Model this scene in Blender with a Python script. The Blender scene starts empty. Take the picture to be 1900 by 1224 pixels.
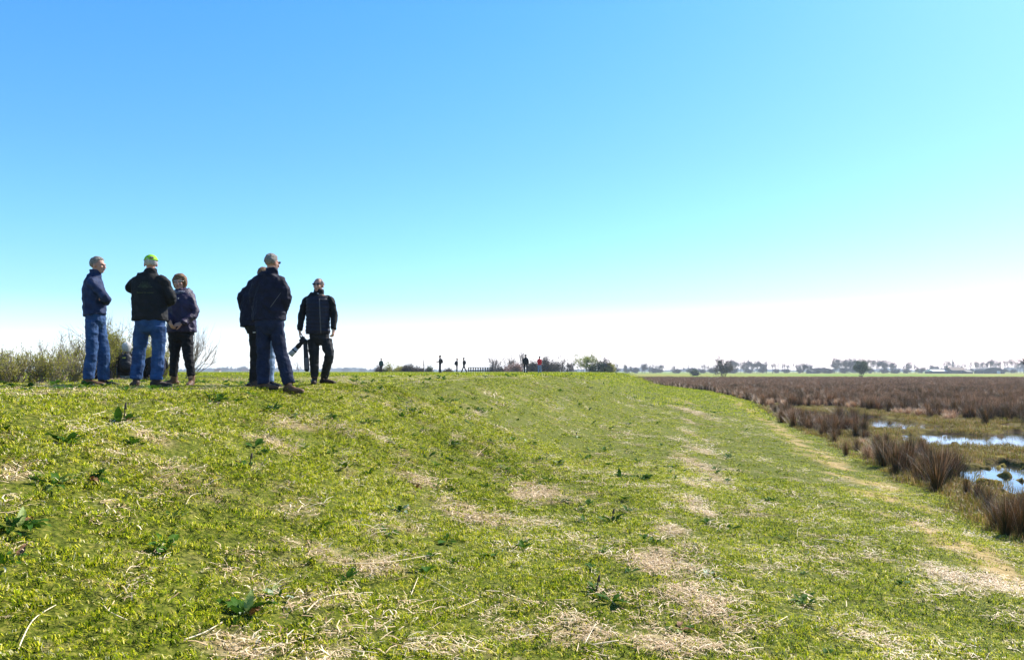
import bpy, bmesh, math, random
import numpy as np
from mathutils import Vector, Matrix, noise as mnoise
from mathutils.bvhtree import BVHTree
random.seed(7); rng = np.random.default_rng(7)
R = math.radians
C = bpy.context.scene.collection
sc = bpy.context.scene

# ------------------------------------------------------------------ camera, sky, sun, exposure
F = 1372.0; PITCH = math.atan((688-612)/F)
cam = bpy.data.cameras.new('camera'); cam.sensor_width = 36; cam.lens = 36*F/1900
cam.clip_start = 0.05; cam.clip_end = 9000
co = bpy.data.objects.new('camera', cam); C.objects.link(co)
co.location = (0, 0, 0); co.rotation_euler = (R(90)+PITCH, 0, 0); sc.camera = co
SUN_EL, SUN_AZ = 42.0, 49.0            # azimuth clockwise from the view direction (+Y)
w = bpy.data.worlds.new('World'); sc.world = w; w.use_nodes = True
nt = w.node_tree; nt.nodes.clear()
wo = nt.nodes.new('ShaderNodeOutputWorld'); bg = nt.nodes.new('ShaderNodeBackground')
sky = nt.nodes.new('ShaderNodeTexSky'); sky.sky_type = 'NISHITA'; sky.sun_disc = False
sky.sun_elevation = R(SUN_EL); sky.sun_rotation = R(SUN_AZ)
sky.air_density = 1.0; sky.dust_density = 0.45; sky.ozone_density = 1.6; sky.altitude = 0
hs = nt.nodes.new('ShaderNodeHueSaturation'); hs.inputs['Saturation'].default_value = 1.1; hs.inputs['Hue'].default_value = 0.5
tcs = nt.nodes.new('ShaderNodeTexCoord'); sx = nt.nodes.new('ShaderNodeSeparateXYZ')
rp = nt.nodes.new('ShaderNodeValToRGB')
EXPO = 0.9
SKY_RAMP = [(0.0, (1.9, 2.6, 3.0)), (.025, (1.6, 2.1, 2.3)), (0.05, (1.28, 1.72, 1.8)), (0.093, (.90, 1.54, 1.55)), (.171, (.80, 1.50, 1.5)), (.272, (.73, 1.41, 1.55)), (.446, (.61, 1.36, 1.76)), (.62, (.48, 1.0, 1.3)), (1.0, (.26, .55, .9))]
SKY_RAMP = [(p, tuple(x/2**EXPO/3 for x in c)) for p, c in SKY_RAMP]
el = rp.color_ramp.elements
while len(el) < len(SKY_RAMP): el.new(0.5)
for e, (p, c) in zip(el, SKY_RAMP): e.position = p; e.color = (*c, 1)
mx = nt.nodes.new('ShaderNodeMix'); mx.data_type = 'RGBA'; mx.blend_type = 'MULTIPLY'; mx.inputs[0].default_value = 1
L = nt.links.new
L(tcs.outputs['Generated'], sx.inputs[0]); L(sx.outputs['Z'], rp.inputs[0])
sg = nt.nodes.new('ShaderNodeSeparateColor'); cg = nt.nodes.new('ShaderNodeCombineColor'); pw = nt.nodes.new('ShaderNodeMath'); pw.operation = 'POWER'; pw.inputs[1].default_value = 0.8
ml = nt.nodes.new('ShaderNodeMath'); ml.operation = 'MULTIPLY'; ml.inputs[1].default_value = 1.17
L(sky.outputs[0], sg.inputs[0]); L(sg.outputs[0], cg.inputs[0]); L(sg.outputs[1], pw.inputs[0]); L(pw.outputs[0], ml.inputs[0]); L(ml.outputs[0], cg.inputs[1]); L(sg.outputs[2], cg.inputs[2])
L(cg.outputs[0], hs.inputs['Color']); L(hs.outputs[0], mx.inputs[6]); L(rp.outputs[0], mx.inputs[7])
tri = nt.nodes.new('ShaderNodeVectorMath'); tri.operation = 'SCALE'; tri.inputs['Scale'].default_value = 3.0
L(mx.outputs[2], tri.inputs[0]); L(tri.outputs[0], bg.inputs[0]); L(bg.outputs[0], wo.inputs[0])
bg.inputs[1].default_value = 0.15
sl = bpy.data.lights.new('sun', 'SUN'); sl.energy = 5.0; sl.angle = R(0.5); sl.color = (1.0, 0.94, 0.82)
so = bpy.data.objects.new('sun', sl); C.objects.link(so)
sd = Vector((math.sin(R(SUN_AZ))*math.cos(R(SUN_EL)), math.cos(R(SUN_AZ))*math.cos(R(SUN_EL)), math.sin(R(SUN_EL))))
so.rotation_euler = sd.to_track_quat('Z', 'Y').to_euler()
vs = sc.view_settings; vs.view_transform = 'Standard'; vs.look = 'None'; vs.gamma = 1.0; vs.use_curve_mapping = False
vs.exposure = EXPO
sc.cycles.max_bounces = 6; sc.cycles.transparent_max_bounces = 8; sc.cycles.volume_bounces = 0

# ------------------------------------------------------------------ helpers
cp, sp = math.cos(PITCH), math.sin(PITCH)
def P(u, v, Y):
    """point at distance Y (along +Y) seen at photo pixel u, v"""
    a = (u-950)/F; b = -(v-612)/F
    dy = cp - b*sp; dz = sp + b*cp
    return Vector((a/dy*Y, Y, dz/dy*Y))
def tag(o, label=None, cat=None, group=None, kind=None):
    if label: o['label'] = label
    if cat: o['category'] = cat
    if group: o['group'] = group
    if kind: o['kind'] = kind
    return o
def empty(name, loc, label=None, cat=None, group=None):
    o = bpy.data.objects.new(name, None); C.objects.link(o); o.location = loc; o.empty_display_size = 0.1
    return tag(o, label, cat, group)
class MB:
    def __init__(s): s.v = []; s.f = []; s.t = []; s.m = []
    def add(s, vs, fs, tone=0.5, mi=0):
        b = len(s.v); s.v.extend(tuple(p) for p in vs); s.f.extend(tuple(i+b for i in f) for f in fs)
        s.t.extend([tone]*len(vs)); s.m.extend([mi]*len(fs))
    def mesh(s, name, mats, smooth=True):
        me = bpy.data.meshes.new(name); me.from_pydata(s.v, [], s.f)
        a = me.attributes.new('tone', 'FLOAT', 'POINT'); a.data.foreach_set('value', np.array(s.t, dtype=np.float32))
        for m in (mats if isinstance(mats, (list, tuple)) else [mats]): me.materials.append(m)
        me.polygons.foreach_set('material_index', s.m)
        me.polygons.foreach_set('use_smooth', [smooth]*len(me.polygons)); me.update()
        return me
def link(name, me, parent=None, loc=None):
    o = bpy.data.objects.new(name, me); C.objects.link(o)
    if parent: o.parent = parent
    if loc is not None: o.location = loc
    return o
def box(mb, c, h, tone=0.5, mi=0, rz=0.0):
    M = Matrix.Rotation(rz, 3, 'Z'); c = Vector(c)
    vs = [c + M @ Vector((x*h[0], y*h[1], z*h[2])) for x in (-1, 1) for y in (-1, 1) for z in (-1, 1)]
    mb.add(vs, [(0,1,3,2),(4,6,7,5),(0,4,5,1),(2,3,7,6),(0,2,6,4),(1,5,7,3)], tone, mi)
def tube(mb, pts, rs, n=6, tone=0.5, mi=0):
    pts = [Vector(p) for p in pts]; vs = []; fs = []; ref = None
    for i, p in enumerate(pts):
        d = (pts[min(i+1, len(pts)-1)] - pts[max(i-1, 0)])
        d = d.normalized() if d.length > 1e-9 else Vector((0, 0, 1))
        if ref is None: ref = Vector((1, 0, 0)) if abs(d.x) < 0.8 else Vector((0, 1, 0))
        e1 = (ref - ref.dot(d)*d).normalized(); e2 = d.cross(e1); ref = e1
        for k in range(n):
            t = 2*math.pi*k/n; vs.append(p + (e1*math.cos(t)+e2*math.sin(t))*rs[i])
    for i in range(len(pts)-1):
        for k in range(n):
            a = i*n+k; b = i*n+(k+1) % n; fs.append((a, b, b+n, a+n))
    fs.append(tuple(range(n-1, -1, -1))); fs.append(tuple(range((len(pts)-1)*n, len(pts)*n)))
    mb.add(vs, fs, tone, mi)
def ell(mb, c, ax, r, n=10, m=14):
    """ellipsoid; ax = three unit vectors, r = three radii"""
    c = Vector(c); vs = [c + ax[2]*r[2]]; fs = []
    for i in range(1, n):
        a = math.pi*i/n
        for k in range(m):
            t = 2*math.pi*k/m
            vs.append(c + ax[0]*(r[0]*math.sin(a)*math.cos(t)) + ax[1]*(r[1]*math.sin(a)*math.sin(t)) + ax[2]*(r[2]*math.cos(a)))
    vs.append(c - ax[2]*r[2]); e = len(vs)-1
    for k in range(m):
        fs.append((0, 1+k, 1+(k+1) % m)); fs.append((e, e-m+(k+1) % m, e-m+k))
        for i in range(n-2):
            a = 1+i*m+k; b = 1+i*m+(k+1) % m; fs.append((a, a+m, b+m, b))
    mb.add(vs, fs)

# node material helper
def mat(name, col, col2=None, scale=5.0, rough=0.8, bump=0.0, bscale=40.0, spec=0.3, trans=0.0, tone=None, metal=0.0, detail=5):
    m = bpy.data.materials.new(name); m.use_nodes = True; t = m.node_tree; n = t.nodes; l = t.links.new
    b = n['Principled BSDF']; b.inputs['Roughness'].default_value = rough; b.inputs['Specular IOR Level'].default_value = spec
    b.inputs['Metallic'].default_value = metal
    geo = n.new('ShaderNodeNewGeometry'); nz = n.new('ShaderNodeTexNoise'); nz.inputs['Scale'].default_value = scale; nz.inputs['Detail'].default_value = detail
    tc = n.new('ShaderNodeTexCoord'); l(tc.outputs['Object'], nz.inputs['Vector'])
    mr = n.new('ShaderNodeMapRange'); mr.inputs[1].default_value = 0.35; mr.inputs[2].default_value = 0.65; l(nz.outputs[0], mr.inputs[0])
    mxx = n.new('ShaderNodeMix'); mxx.data_type = 'RGBA'; mxx.inputs[6].default_value = (*col, 1); mxx.inputs[7].default_value = (*(col2 or tuple(c*0.75 for c in col)), 1)
    l(mr.outputs[0], mxx.inputs[0]); out = mxx.outputs[2]
    if tone:       # tone: list of (pos, colour), looked up by the blade's own tone and varied over the ground
        at = n.new('ShaderNodeAttribute'); at.attribute_name = 'tone'
        n2 = n.new('ShaderNodeTexNoise'); n2.inputs['Scale'].default_value = 0.55; n2.inputs['Detail'].default_value = 4; l(geo.outputs['Position'], n2.inputs['Vector'])
        m2 = n.new('ShaderNodeMapRange'); m2.inputs[1].default_value = 0.3; m2.inputs[2].default_value = 0.7; m2.inputs[3].default_value = -0.13; m2.inputs[4].default_value = 0.15; l(n2.outputs[0], m2.inputs[0])
        ad = n.new('ShaderNodeMath'); ad.operation = 'ADD'; l(at.outputs['Fac'], ad.inputs[0]); l(m2.outputs[0], ad.inputs[1])
        cr = n.new('ShaderNodeValToRGB'); e = cr.color_ramp.elements
        while len(e) < len(tone): e.new(0.5)
        for q, (p, c) in zip(e, tone): q.position = p; q.color = (*c, 1)
        l(ad.outputs[0], cr.inputs[0]); out = cr.outputs[0]
    l(out, b.inputs['Base Color'])
    if bump:
        bn = n.new('ShaderNodeTexNoise'); bn.inputs['Scale'].default_value = bscale; bn.inputs['Detail'].default_value = 6; l(tc.outputs['Object'], bn.inputs['Vector'])
        bu = n.new('ShaderNodeBump'); bu.inputs['Strength'].default_value = bump; bu.inputs['Distance'].default_value = 0.02; l(bn.outputs[0], bu.inputs['Height']); l(bu.outputs[0], b.inputs['Normal'])
    if trans:
        tr = n.new('ShaderNodeBsdfTranslucent'); l(out, tr.inputs[0]); ms = n.new('ShaderNodeMixShader'); ms.inputs[0].default_value = trans
        l(b.outputs[0], ms.inputs[1]); l(tr.outputs[0], ms.inputs[2]); l(ms.outputs[0], n['Material Output'].inputs[0])
    return m

def hash2(ix, iy, seed):
    h = (ix.astype(np.int64)*374761393 + iy.astype(np.int64)*668265263 + seed*144665) & 0x7fffffff
    h = ((h ^ (h >> 13))*1274126177) & 0x7fffffff
    return ((h ^ (h >> 16)) & 0xffff)/65535.0
def vnoise(x, y, seed=0):
    x = np.asarray(x, float); y = np.asarray(y, float)
    ix = np.floor(x); iy = np.floor(y); fx = x-ix; fy = y-iy; fx = fx*fx*(3-2*fx); fy = fy*fy*(3-2*fy)
    a = hash2(ix, iy, seed); b = hash2(ix+1, iy, seed); c = hash2(ix, iy+1, seed); d = hash2(ix+1, iy+1, seed)
    return (a*(1-fx)+b*fx)*(1-fy)+(c*(1-fx)+d*fx)*fy
def fbm(x, y, seed=0, o=4):
    s = 0; a = 0.5; t = 0
    for k in range(o): s = s+a*vnoise(x*2**k, y*2**k, seed+k); t += a; a *= 0.5
    return s/t
def ss(t): t = np.clip(t, 0, 1); return t*t*(3-2*t)

# ------------------------------------------------------------------ terrain
TY = np.array([-100, 50, 65, 80, 120, 160, 200, 260, 400, 5000.])
TX = np.array([-19.7, 16.3, 19.2, 21, 22, 22, 20, 12, -20, -900.])
def toe_x(y): return np.interp(y, TY, TX)
def s_of(x, y): return (toe_x(y)-x)*0.97
WATER = -2.27
POOLS = [(16.0, 33.5, 2.1, 6.2), (12.9, 31.0, .7, 1.6), (15.2, 24.2, 2.6, 3.0), (18.6, 25.6, 2.0, 1.9), (13.4, 15.4, 4.3, 2.7), (10.4, 13.2, 1.2, 1.3), (17.5, 13.6, 3.5, 3.2), (25, 31, 4, 2.2)]
def pool(x, y):
    p = np.zeros_like(x); n = (fbm(x*1.3, y*1.3, 11)-.5)*1.2+(fbm(x*4, y*2.5, 13, 3)-.5)*.9
    for cx, cy, rx, ry in POOLS:
        d = np.sqrt(((x-cx)/rx)**2+((y-cy)/ry)**2)+n
        p = np.maximum(p, ss((1.15-d)/0.3))
    return p
def height(x, y):
    x = np.asarray(x, float); y = np.asarray(y, float)
    s = s_of(x, y) + (fbm(x*.25, y*.25, 3)-.5)*0.8*np.clip(y/30, .15, 1)
    t = s/9.5
    f = 0.6*np.clip(t, 0, 1) + 0.4*ss((t-.6)/.45)
    h = -2.2 + 1.97*f
    # the far end of the broad crest and the polder behind it
    end = ss((y-135)/20); h = np.where(s > 0, h*(1-end) + (-2.0)*end, h)
    drop = ss((s-17)/6)*(1-ss((y-24)/14)); h = h-drop*1.0
    marsh = (s < 0.3)
    h = h + (fbm(x*.9, y*.9, 21)-.5)*0.09 + (fbm(x*5, y*5, 22)-.5)*0.035*(y < 60)
    far = ss((y-60)/60)
    h = h + far*(fbm(x*.9, y*.9, 21)-.5)*-0.07
    h = h + marsh*(fbm(x*.8, y*.8, 31)-.5)*0.10 + marsh*0.02
    return h - pool(x, y)*ss((-s+.1)/0.6)*0.30
def gz(x, y): return float(height(np.array([x]), np.array([y]))[0])
def G(u, v):
    """ground point seen at photo pixel u, v"""
    d = P(u, v, 1.0); Y = np.concatenate([np.arange(1.2, 40, .01), np.geomspace(40, 1500, 4000)])
    z = height(d.x*Y, Y); k = np.argmax(d.z*Y <= z)
    return Vector((d.x*Y[k], Y[k], z[k]))
# litter patches found in the photograph: u, v, half width, half height, strength
PATCH = [(540,785,52,12,1),(285,815,60,11,.8),(505,822,42,12,1),(15,872,60,26,1),(790,895,48,12,.8),(985,915,60,22,1),(900,958,85,20,1),(680,1045,120,22,1),
 (600,1115,80,28,.9),(1215,1040,70,30,1.1),(1285,1120,75,60,1.1),(1200,1190,170,34,1.1),(420,1195,120,30,1),(955,1170,60,22,.8),(1300,868,18,30,1),(1278,935,30,25,1),
 (1272,745,7,6,1),(1280,782,9,9,1),(1300,835,16,10,1),(1292,900,20,15,1),(1250,985,28,20,1),(1400,948,60,12,.6),(1275,760,7,14,.9),(1284,805,9,16,.9),(1780,1072,50,25,.9),(1860,1090,60,30,1),(745,980,50,14,.9),(70,1205,60,20,.8),
 (230,1100,60,16,.5),(820,1200,90,20,.6),(1340,1160,50,40,.8),(700,990,40,10,.6),(60,745,40,5,.6),(170,740,40,4,.6),(1020,860,50,8,.3)]
PW = [(G(u, v), G(u+a, v), G(u, min(v+b, 1223)), G(u, v-b), k) for u, v, a, b, k in PATCH]
PW = [(c.x, c.y, max((r-c).length, .05), max((f-n).length*.5, .06), k) for c, r, n, f, k in PW]
def bare(x, y):
    n = fbm(x*3.1, y*3.1, 41, 5); b = ss((n-.62)/.10)*.35
    m = (fbm(x*4.5, y*4.5, 47, 5)-.5)*1.5
    for cx, cy, rx, ry, k in PW:
        d = np.sqrt(((x-cx)/rx)**2+((y-cy)/ry)**2)+m
        b = np.maximum(b, ss((.85-d)/.5)*k*.85)
    return np.clip(b, 0, 1)*(s_of(x, y) > .3)
def track(x, y):        # worn sandy strip along the foot of the dike
    s = s_of(x, y); n = (fbm(x*.8, y*.8, 51)-.5)
    return ss(1-np.abs(s-1.15+n*1.4)/.6)*ss((fbm(x*1.6, y*1.6, 55)-.36)/.2)*(y < 60)

def lines(a, b, step, lo, hi, g):
    c = list(np.arange(a, b, step)); s = step; p = c[-1]
    while p < hi: s *= g; p += s; c.append(p)
    s = step; p = c[0]
    while p > lo: s *= g; p -= s; c.insert(0, p)
    return np.array(c)
xs = lines(-9, 14, .07, -2500, 2500, 1.055); ys = lines(1.2, 17, .07, -60, 2600, 1.028)
X, Y = np.meshgrid(xs, ys); Z = height(X, Y)
nx, ny = len(xs), len(ys)
me = bpy.data.meshes.new('ground'); me.vertices.add(nx*ny)
me.vertices.foreach_set('co', np.stack([X.ravel(), Y.ravel(), Z.ravel()], 1).ravel())
I = (np.arange(ny-1)[:, None]*nx+np.arange(nx-1)[None, :]).ravel()
q = np.stack([I, I+1, I+nx+1, I+nx], 1).ravel()
me.loops.add(len(q)); me.loops.foreach_set('vertex_index', q); me.polygons.add(len(I))
me.polygons.foreach_set('loop_start', np.arange(len(I))*4)
me.polygons.foreach_set('use_smooth', np.ones(len(I), bool)); me.update(calc_edges=True)
S = s_of(X, Y)
mask = np.stack([bare(X, Y), ss((-S+.3)/.6)*(1-ss((Y-180)/8)), np.maximum(track(X, Y), 0), np.ones_like(X)], -1)
ca = me.attributes.new('mask', 'FLOAT_COLOR', 'POINT'); ca.data.foreach_set('color', mask.ravel().astype(np.float32))
def ground_material():
    m = bpy.data.materials.new('ground_soil_and_turf'); m.use_nodes = True; t = m.node_tree; n = t.nodes; l = t.links.new
    b = n['Principled BSDF']; b.inputs['Roughness'].default_value = .95; b.inputs['Specular IOR Level'].default_value = .1
    at = n.new('ShaderNodeAttribute'); at.attribute_name = 'mask'; sp_ = n.new('ShaderNodeSeparateColor'); l(at.outputs['Color'], sp_.inputs[0])
    geo = n.new('ShaderNodeNewGeometry')
    def nz(s, d=6, st=None):
        k = n.new('ShaderNodeTexNoise'); k.inputs['Scale'].default_value = s; k.inputs['Detail'].default_value = d
        if st:
            mp = n.new('ShaderNodeMapping'); mp.inputs['Scale'].default_value = st; l(geo.outputs['Position'], mp.inputs[0]); l(mp.outputs[0], k.inputs['Vector'])
        else: l(geo.outputs['Position'], k.inputs['Vector'])
        return k.outputs[0]
    def ramp(f, st):
        r = n.new('ShaderNodeValToRGB'); e = r.color_ramp.elements
        while len(e) < len(st): e.new(.5)
        for qq, (p, c) in zip(e, st): qq.position = p; qq.color = (*c, 1)
        l(f, r.inputs[0]); return r.outputs[0]
    def mix(f, a, c):
        k = n.new('ShaderNodeMix'); k.data_type = 'RGBA'; l(f, k.inputs[0]); l(a, k.inputs[6]); l(c, k.inputs[7]); return k.outputs[2]
    turf = ramp(nz(30, 8), [(.3, (.035, .045, .006)), (.5, (.10, .12, .012)), (.7, (.22, .20, .04))])
    soil = ramp(nz(22, 8), [(.3, (.12, .085, .035)), (.5, (.30, .23, .11)), (.7, (.50, .40, .22))])
    sand = ramp(nz(14, 8), [(.3, (.22, .16, .06)), (.5, (.40, .28, .12)), (.7, (.52, .38, .18))])
    moss = ramp(nz(1.2, 8), [(.35, (.05, .028, .012)), (.5, (.11, .085, .02)), (.65, (.22, .18, .035))])
    fld = ramp(nz(.02, 4, (.4, 2, 1)), [(.4, (.13, .22, .005)), (.52, (.20, .27, .01)), (.58, (.30, .20, .04)), (.62, (.26, .13, .05))])
    gp = n.new('ShaderNodeSeparateXYZ'); l(geo.outputs['Position'], gp.inputs[0])
    mr = n.new('ShaderNodeMapRange'); mr.inputs[1].default_value = 150; mr.inputs[2].default_value = 190; l(gp.outputs['Y'], mr.inputs[0])
    c = mix(sp_.outputs['Red'], turf, soil); c = mix(sp_.outputs['Blue'], c, sand); c = mix(sp_.outputs['Green'], c, moss); c = mix(mr.outputs[0], c, fld)
    l(c, b.inputs['Base Color'])
    bu = n.new('ShaderNodeBump'); bu.inputs['Strength'].default_value = .9; bu.inputs['Distance'].default_value = .03; l(nz(25, 8), bu.inputs['Height']); l(bu.outputs[0], b.inputs['Normal'])
    return m
me.materials.append(ground_material())
tag(link('ground', me), kind='structure')
# water under the marsh pools
wm = bpy.data.materials.new('pool_water'); wm.use_nodes = True
b = wm.node_tree.nodes['Principled BSDF']; b.inputs['Base Color'].default_value = (.02, .022, .02, 1); b.inputs['Roughness'].default_value = .03; b.inputs['IOR'].default_value = 1.45; b.inputs['Specular IOR Level'].default_value = 1.0
n_ = wm.node_tree.nodes; nzz = n_.new('ShaderNodeTexNoise'); nzz.inputs['Scale'].default_value = 6; nzz.inputs['Detail'].default_value = 3
g_ = n_.new('ShaderNodeNewGeometry'); wm.node_tree.links.new(g_.outputs['Position'], nzz.inputs['Vector'])
bu = n_.new('ShaderNodeBump'); bu.inputs['Strength'].default_value = .25; bu.inputs['Distance'].default_value = .01
wm.node_tree.links.new(nzz.outputs[0], bu.inputs['Height']); wm.node_tree.links.new(bu.outputs[0], b.inputs['Normal'])
mb = MB(); mb.add([(3.5, 6, WATER), (60, 6, WATER), (60, 60, WATER), (3.5, 60, WATER)], [(0, 1, 2, 3)])
tag(link('water', mb.mesh('water', wm)), kind='structure')

# ------------------------------------------------------------------ instanced ground cover
def scatter(name, pts, rot, scl, idx, temps):
    me = bpy.data.meshes.new(name); me.vertices.add(len(pts)); me.vertices.foreach_set('co', np.asarray(pts, np.float32).ravel())
    a = me.attributes.new('rot', 'FLOAT_VECTOR', 'POINT'); a.data.foreach_set('vector', np.asarray(rot, np.float32).ravel())
    a = me.attributes.new('scl', 'FLOAT', 'POINT'); a.data.foreach_set('value', np.asarray(scl, np.float32))
    a = me.attributes.new('idx', 'INT', 'POINT'); a.data.foreach_set('value', np.asarray(idx, np.int32))
    o = link(name, me); g = bpy.data.node_groups.new(name+'_nodes', 'GeometryNodeTree')
    g.interface.new_socket('Geometry', in_out='INPUT', socket_type='NodeSocketGeometry'); g.interface.new_socket('Geometry', in_out='OUTPUT', socket_type='NodeSocketGeometry')
    N = g.nodes; gi = N.new('NodeGroupInput'); go = N.new('NodeGroupOutput'); ip = N.new('GeometryNodeInstanceOnPoints'); j = N.new('GeometryNodeJoinGeometry')
    for t in temps:
        oi = N.new('GeometryNodeObjectInfo'); oi.inputs['Object'].default_value = t; oi.inputs['As Instance'].default_value = True; g.links.new(oi.outputs['Geometry'], j.inputs[0])
    def na(nm, ty):
        k = N.new('GeometryNodeInputNamedAttribute'); k.data_type = ty; k.inputs['Name'].default_value = nm; return k.outputs[0]
    g.links.new(gi.outputs[0], ip.inputs['Points']); g.links.new(j.outputs[0], ip.inputs['Instance']); ip.inputs['Pick Instance'].default_value = True
    g.links.new(na('idx', 'INT'), ip.inputs['Instance Index']); g.links.new(na('scl', 'FLOAT'), ip.inputs['Scale'])
    er = N.new('FunctionNodeEulerToRotation'); g.links.new(na('rot', 'FLOAT_VECTOR'), er.inputs[0]); g.links.new(er.outputs[0], ip.inputs['Rotation'])
    g.links.new(ip.outputs[0], go.inputs[0])
    md = o.modifiers.new('instances', 'NODES'); md.node_group = g
    return o
def blade(mb, x, y, L_, wd, lean, az, tone, curl=.6, z0=-.01):
    dx, dy = math.cos(az), math.sin(az); px, py = -dy*wd/2, dx*wd/2
    m1 = (x+dx*lean*L_*.35, y+dy*lean*L_*.35, z0+L_*.6*(1-lean*.25)); t = (x+dx*lean*L_, y+dy*lean*L_, z0+L_*(1-lean*curl))
    mb.add([(x-px, y-py, z0), (x+px, y+py, z0), (m1[0]+px*.8, m1[1]+py*.8, m1[2]), (m1[0]-px*.8, m1[1]-py*.8, m1[2]), t], [(0, 1, 2, 3), (3, 2, 4)], tone)
GR = [(0.0, (.008, .026, .002)), (.22, (.035, .070, .003)), (.40, (.19, .28, .003)), (.56, (.48, .55, .008)), (.76, (.80, .72, .04)), (.92, (.95, .80, .22)), (1.0, (.98, .86, .50))]
m_grass = mat('grass_blades', (.1, .2, .03), rough=.55, spec=.1, trans=.36, tone=GR)
m_straw = mat('straw', (.62, .5, .33), (.42, .3, .17), scale=20, rough=.6, spec=.3, tone=[(0, (.20, .11, .05)), (.35, (.46, .30, .15)), (.65, (.74, .54, .33)), (1, (.90, .76, .54))])
def template(name, fn, mats, n):
    out = []
    for k in range(n):
        random.seed(100+k*17+len(name)); mb = MB(); fn(mb); out.append(bpy.data.objects.new(name, mb.mesh(name, mats, False)))
    return out
def turf(mb):
    for c in range(34):
        cx, cy = random.gauss(0, .075), random.gauss(0, .075); t0 = random.gauss(.46, .23)
        for i in range(5):
            L_ = random.uniform(.014, .040)*(1.3 if random.random() < .10 else 1)
            blade(mb, cx+random.gauss(0, .012), cy+random.gauss(0, .012), L_, random.uniform(.003, .006), random.uniform(.35, 1.35), random.uniform(0, 6.28), min(1, max(0, t0+random.gauss(0, .13) + (.35 if random.random() < .10 else 0))))
def turf_coarse(mb):
    for c in range(90):
        blade(mb, random.gauss(0, .14), random.gauss(0, .14), random.uniform(.02, .055), random.uniform(.006, .011), random.uniform(.1, 1.0), random.uniform(0, 6.28), min(1, max(0, random.gauss(.5, .18))))
def litter(mb):
    for i in range(60):
        x, y = random.gauss(0, .08), random.gauss(0, .08); a = random.uniform(0, 6.28); L_ = random.choice([.012, .015, .02, .03, .04, .06, .09])*random.uniform(.7, 1.2)
        wd = random.uniform(.0012, .0032); z0 = random.uniform(.0, .018); z1 = max(.0, z0+random.gauss(0, .008)); dx, dy = math.cos(a)*L_, math.sin(a)*L_; px, py = -math.sin(a)*wd, math.cos(a)*wd
        bend = random.gauss(0, .12)*L_
        mb.add([(x-px, y-py, z0), (x+px, y+py, z0), (x+dx*.5+px+py*0-math.sin(a)*bend, y+dy*.5+py+math.cos(a)*bend, (z0+z1)/2+.004), (x+dx*.5-px-math.sin(a)*bend, y+dy*.5-py+math.cos(a)*bend, (z0+z1)/2+.004), (x+dx+px*.7, y+dy+py*.7, z1), (x+dx-px*.7, y+dy-py*.7, z1)], [(0, 1, 2, 3), (3, 2, 4, 5)], min(1, max(0, random.gauss(.6, .22))))
T_turf = template('turf_tuft', turf, m_grass, 9); T_coarse = template('coarse_tuft', turf_coarse, m_grass, 5); T_lit = template('straw_bits', litter, m_straw, 6)
def cells(y0, y1, step, keep):
    gx = np.arange(-y1*.86-2, y1*.86+2, step); gy = np.arange(y0, y1, step); a, b_ = np.meshgrid(gx, gy)
    a = (a+rng.uniform(-.5, .5, a.shape)*step).ravel(); b_ = (b_+rng.uniform(-.5, .5, b_.shape)*step).ravel()
    k = (np.abs(a) < b_*.80+1.4) & keep(a, b_); return a[k], b_[k]
def lay(name, y0, y1, step, keep, temps, smin, smax, tilt=.25, sink=0.0):
    a, b_ = cells(y0, y1, step, keep); n = len(a); z = height(a, b_)-sink
    gxn = (height(a+.15, b_)-height(a-.15, b_))/.3; gyn = (height(a, b_+.15)-height(a, b_-.15))/.3
    rot = np.stack([np.arctan(gyn)+rng.normal(0, tilt*.2, n), -np.arctan(gxn)+rng.normal(0, tilt*.2, n), rng.uniform(0, 6.28, n)], 1)
    # rotate about z first, then lie on the slope: done by applying z spin through the template choice as well
    rot[:, :2] = rot[:, :2]
    c_, s_ = np.cos(rot[:, 2]), np.sin(rot[:, 2])
    ax, ay = rot[:, 0].copy(), rot[:, 1].copy()
    o = scatter(name, np.stack([a, b_, z], 1), rot, rng.uniform(smin, smax, n), rng.integers(0, len(temps), n), temps)
    print(name, n); return o
U = lambda n: rng.uniform(0, 1, n)
def kgrass(a, b_):
    return (U(a.shape) < .35+.75*ss((fbm(a*4.2, b_*4.2, 95, 3)-.30)/.28)) & (U(a.shape) > bare(a, b_)*.82) & (U(a.shape) > track(a, b_)*.6) & (s_of(a, b_) > -.2)
tag(lay('grass', 1.6, 13, .105, kgrass, T_turf, .75, 1.3), kind='stuff')
tag(lay('grass', 13, 32, .26, kgrass, T_turf, .9, 1.4), kind='stuff')
tag(lay('grass', 32, 135, .75, lambda a, b_: (s_of(a, b_) > -.2), T_coarse, 1.5, 2.4), kind='stuff')
tag(lay('straw_litter', 1.8, 14, .10, lambda a, b_: U(a.shape) < np.clip(bare(a, b_)*1.2, .06, 1)*(1-ss((b_-9)/5)*.6)*(s_of(a, b_) > .3), T_lit, .7, 1.3, .3, -.004), kind='stuff')
tag(lay('straw_litter', 14, 34, .25, lambda a, b_: U(a.shape) < np.clip(bare(a, b_), .03, 1)*(s_of(a, b_) > .3), T_lit, 1.2, 1.9, .3, -.004), kind='stuff')

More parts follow.
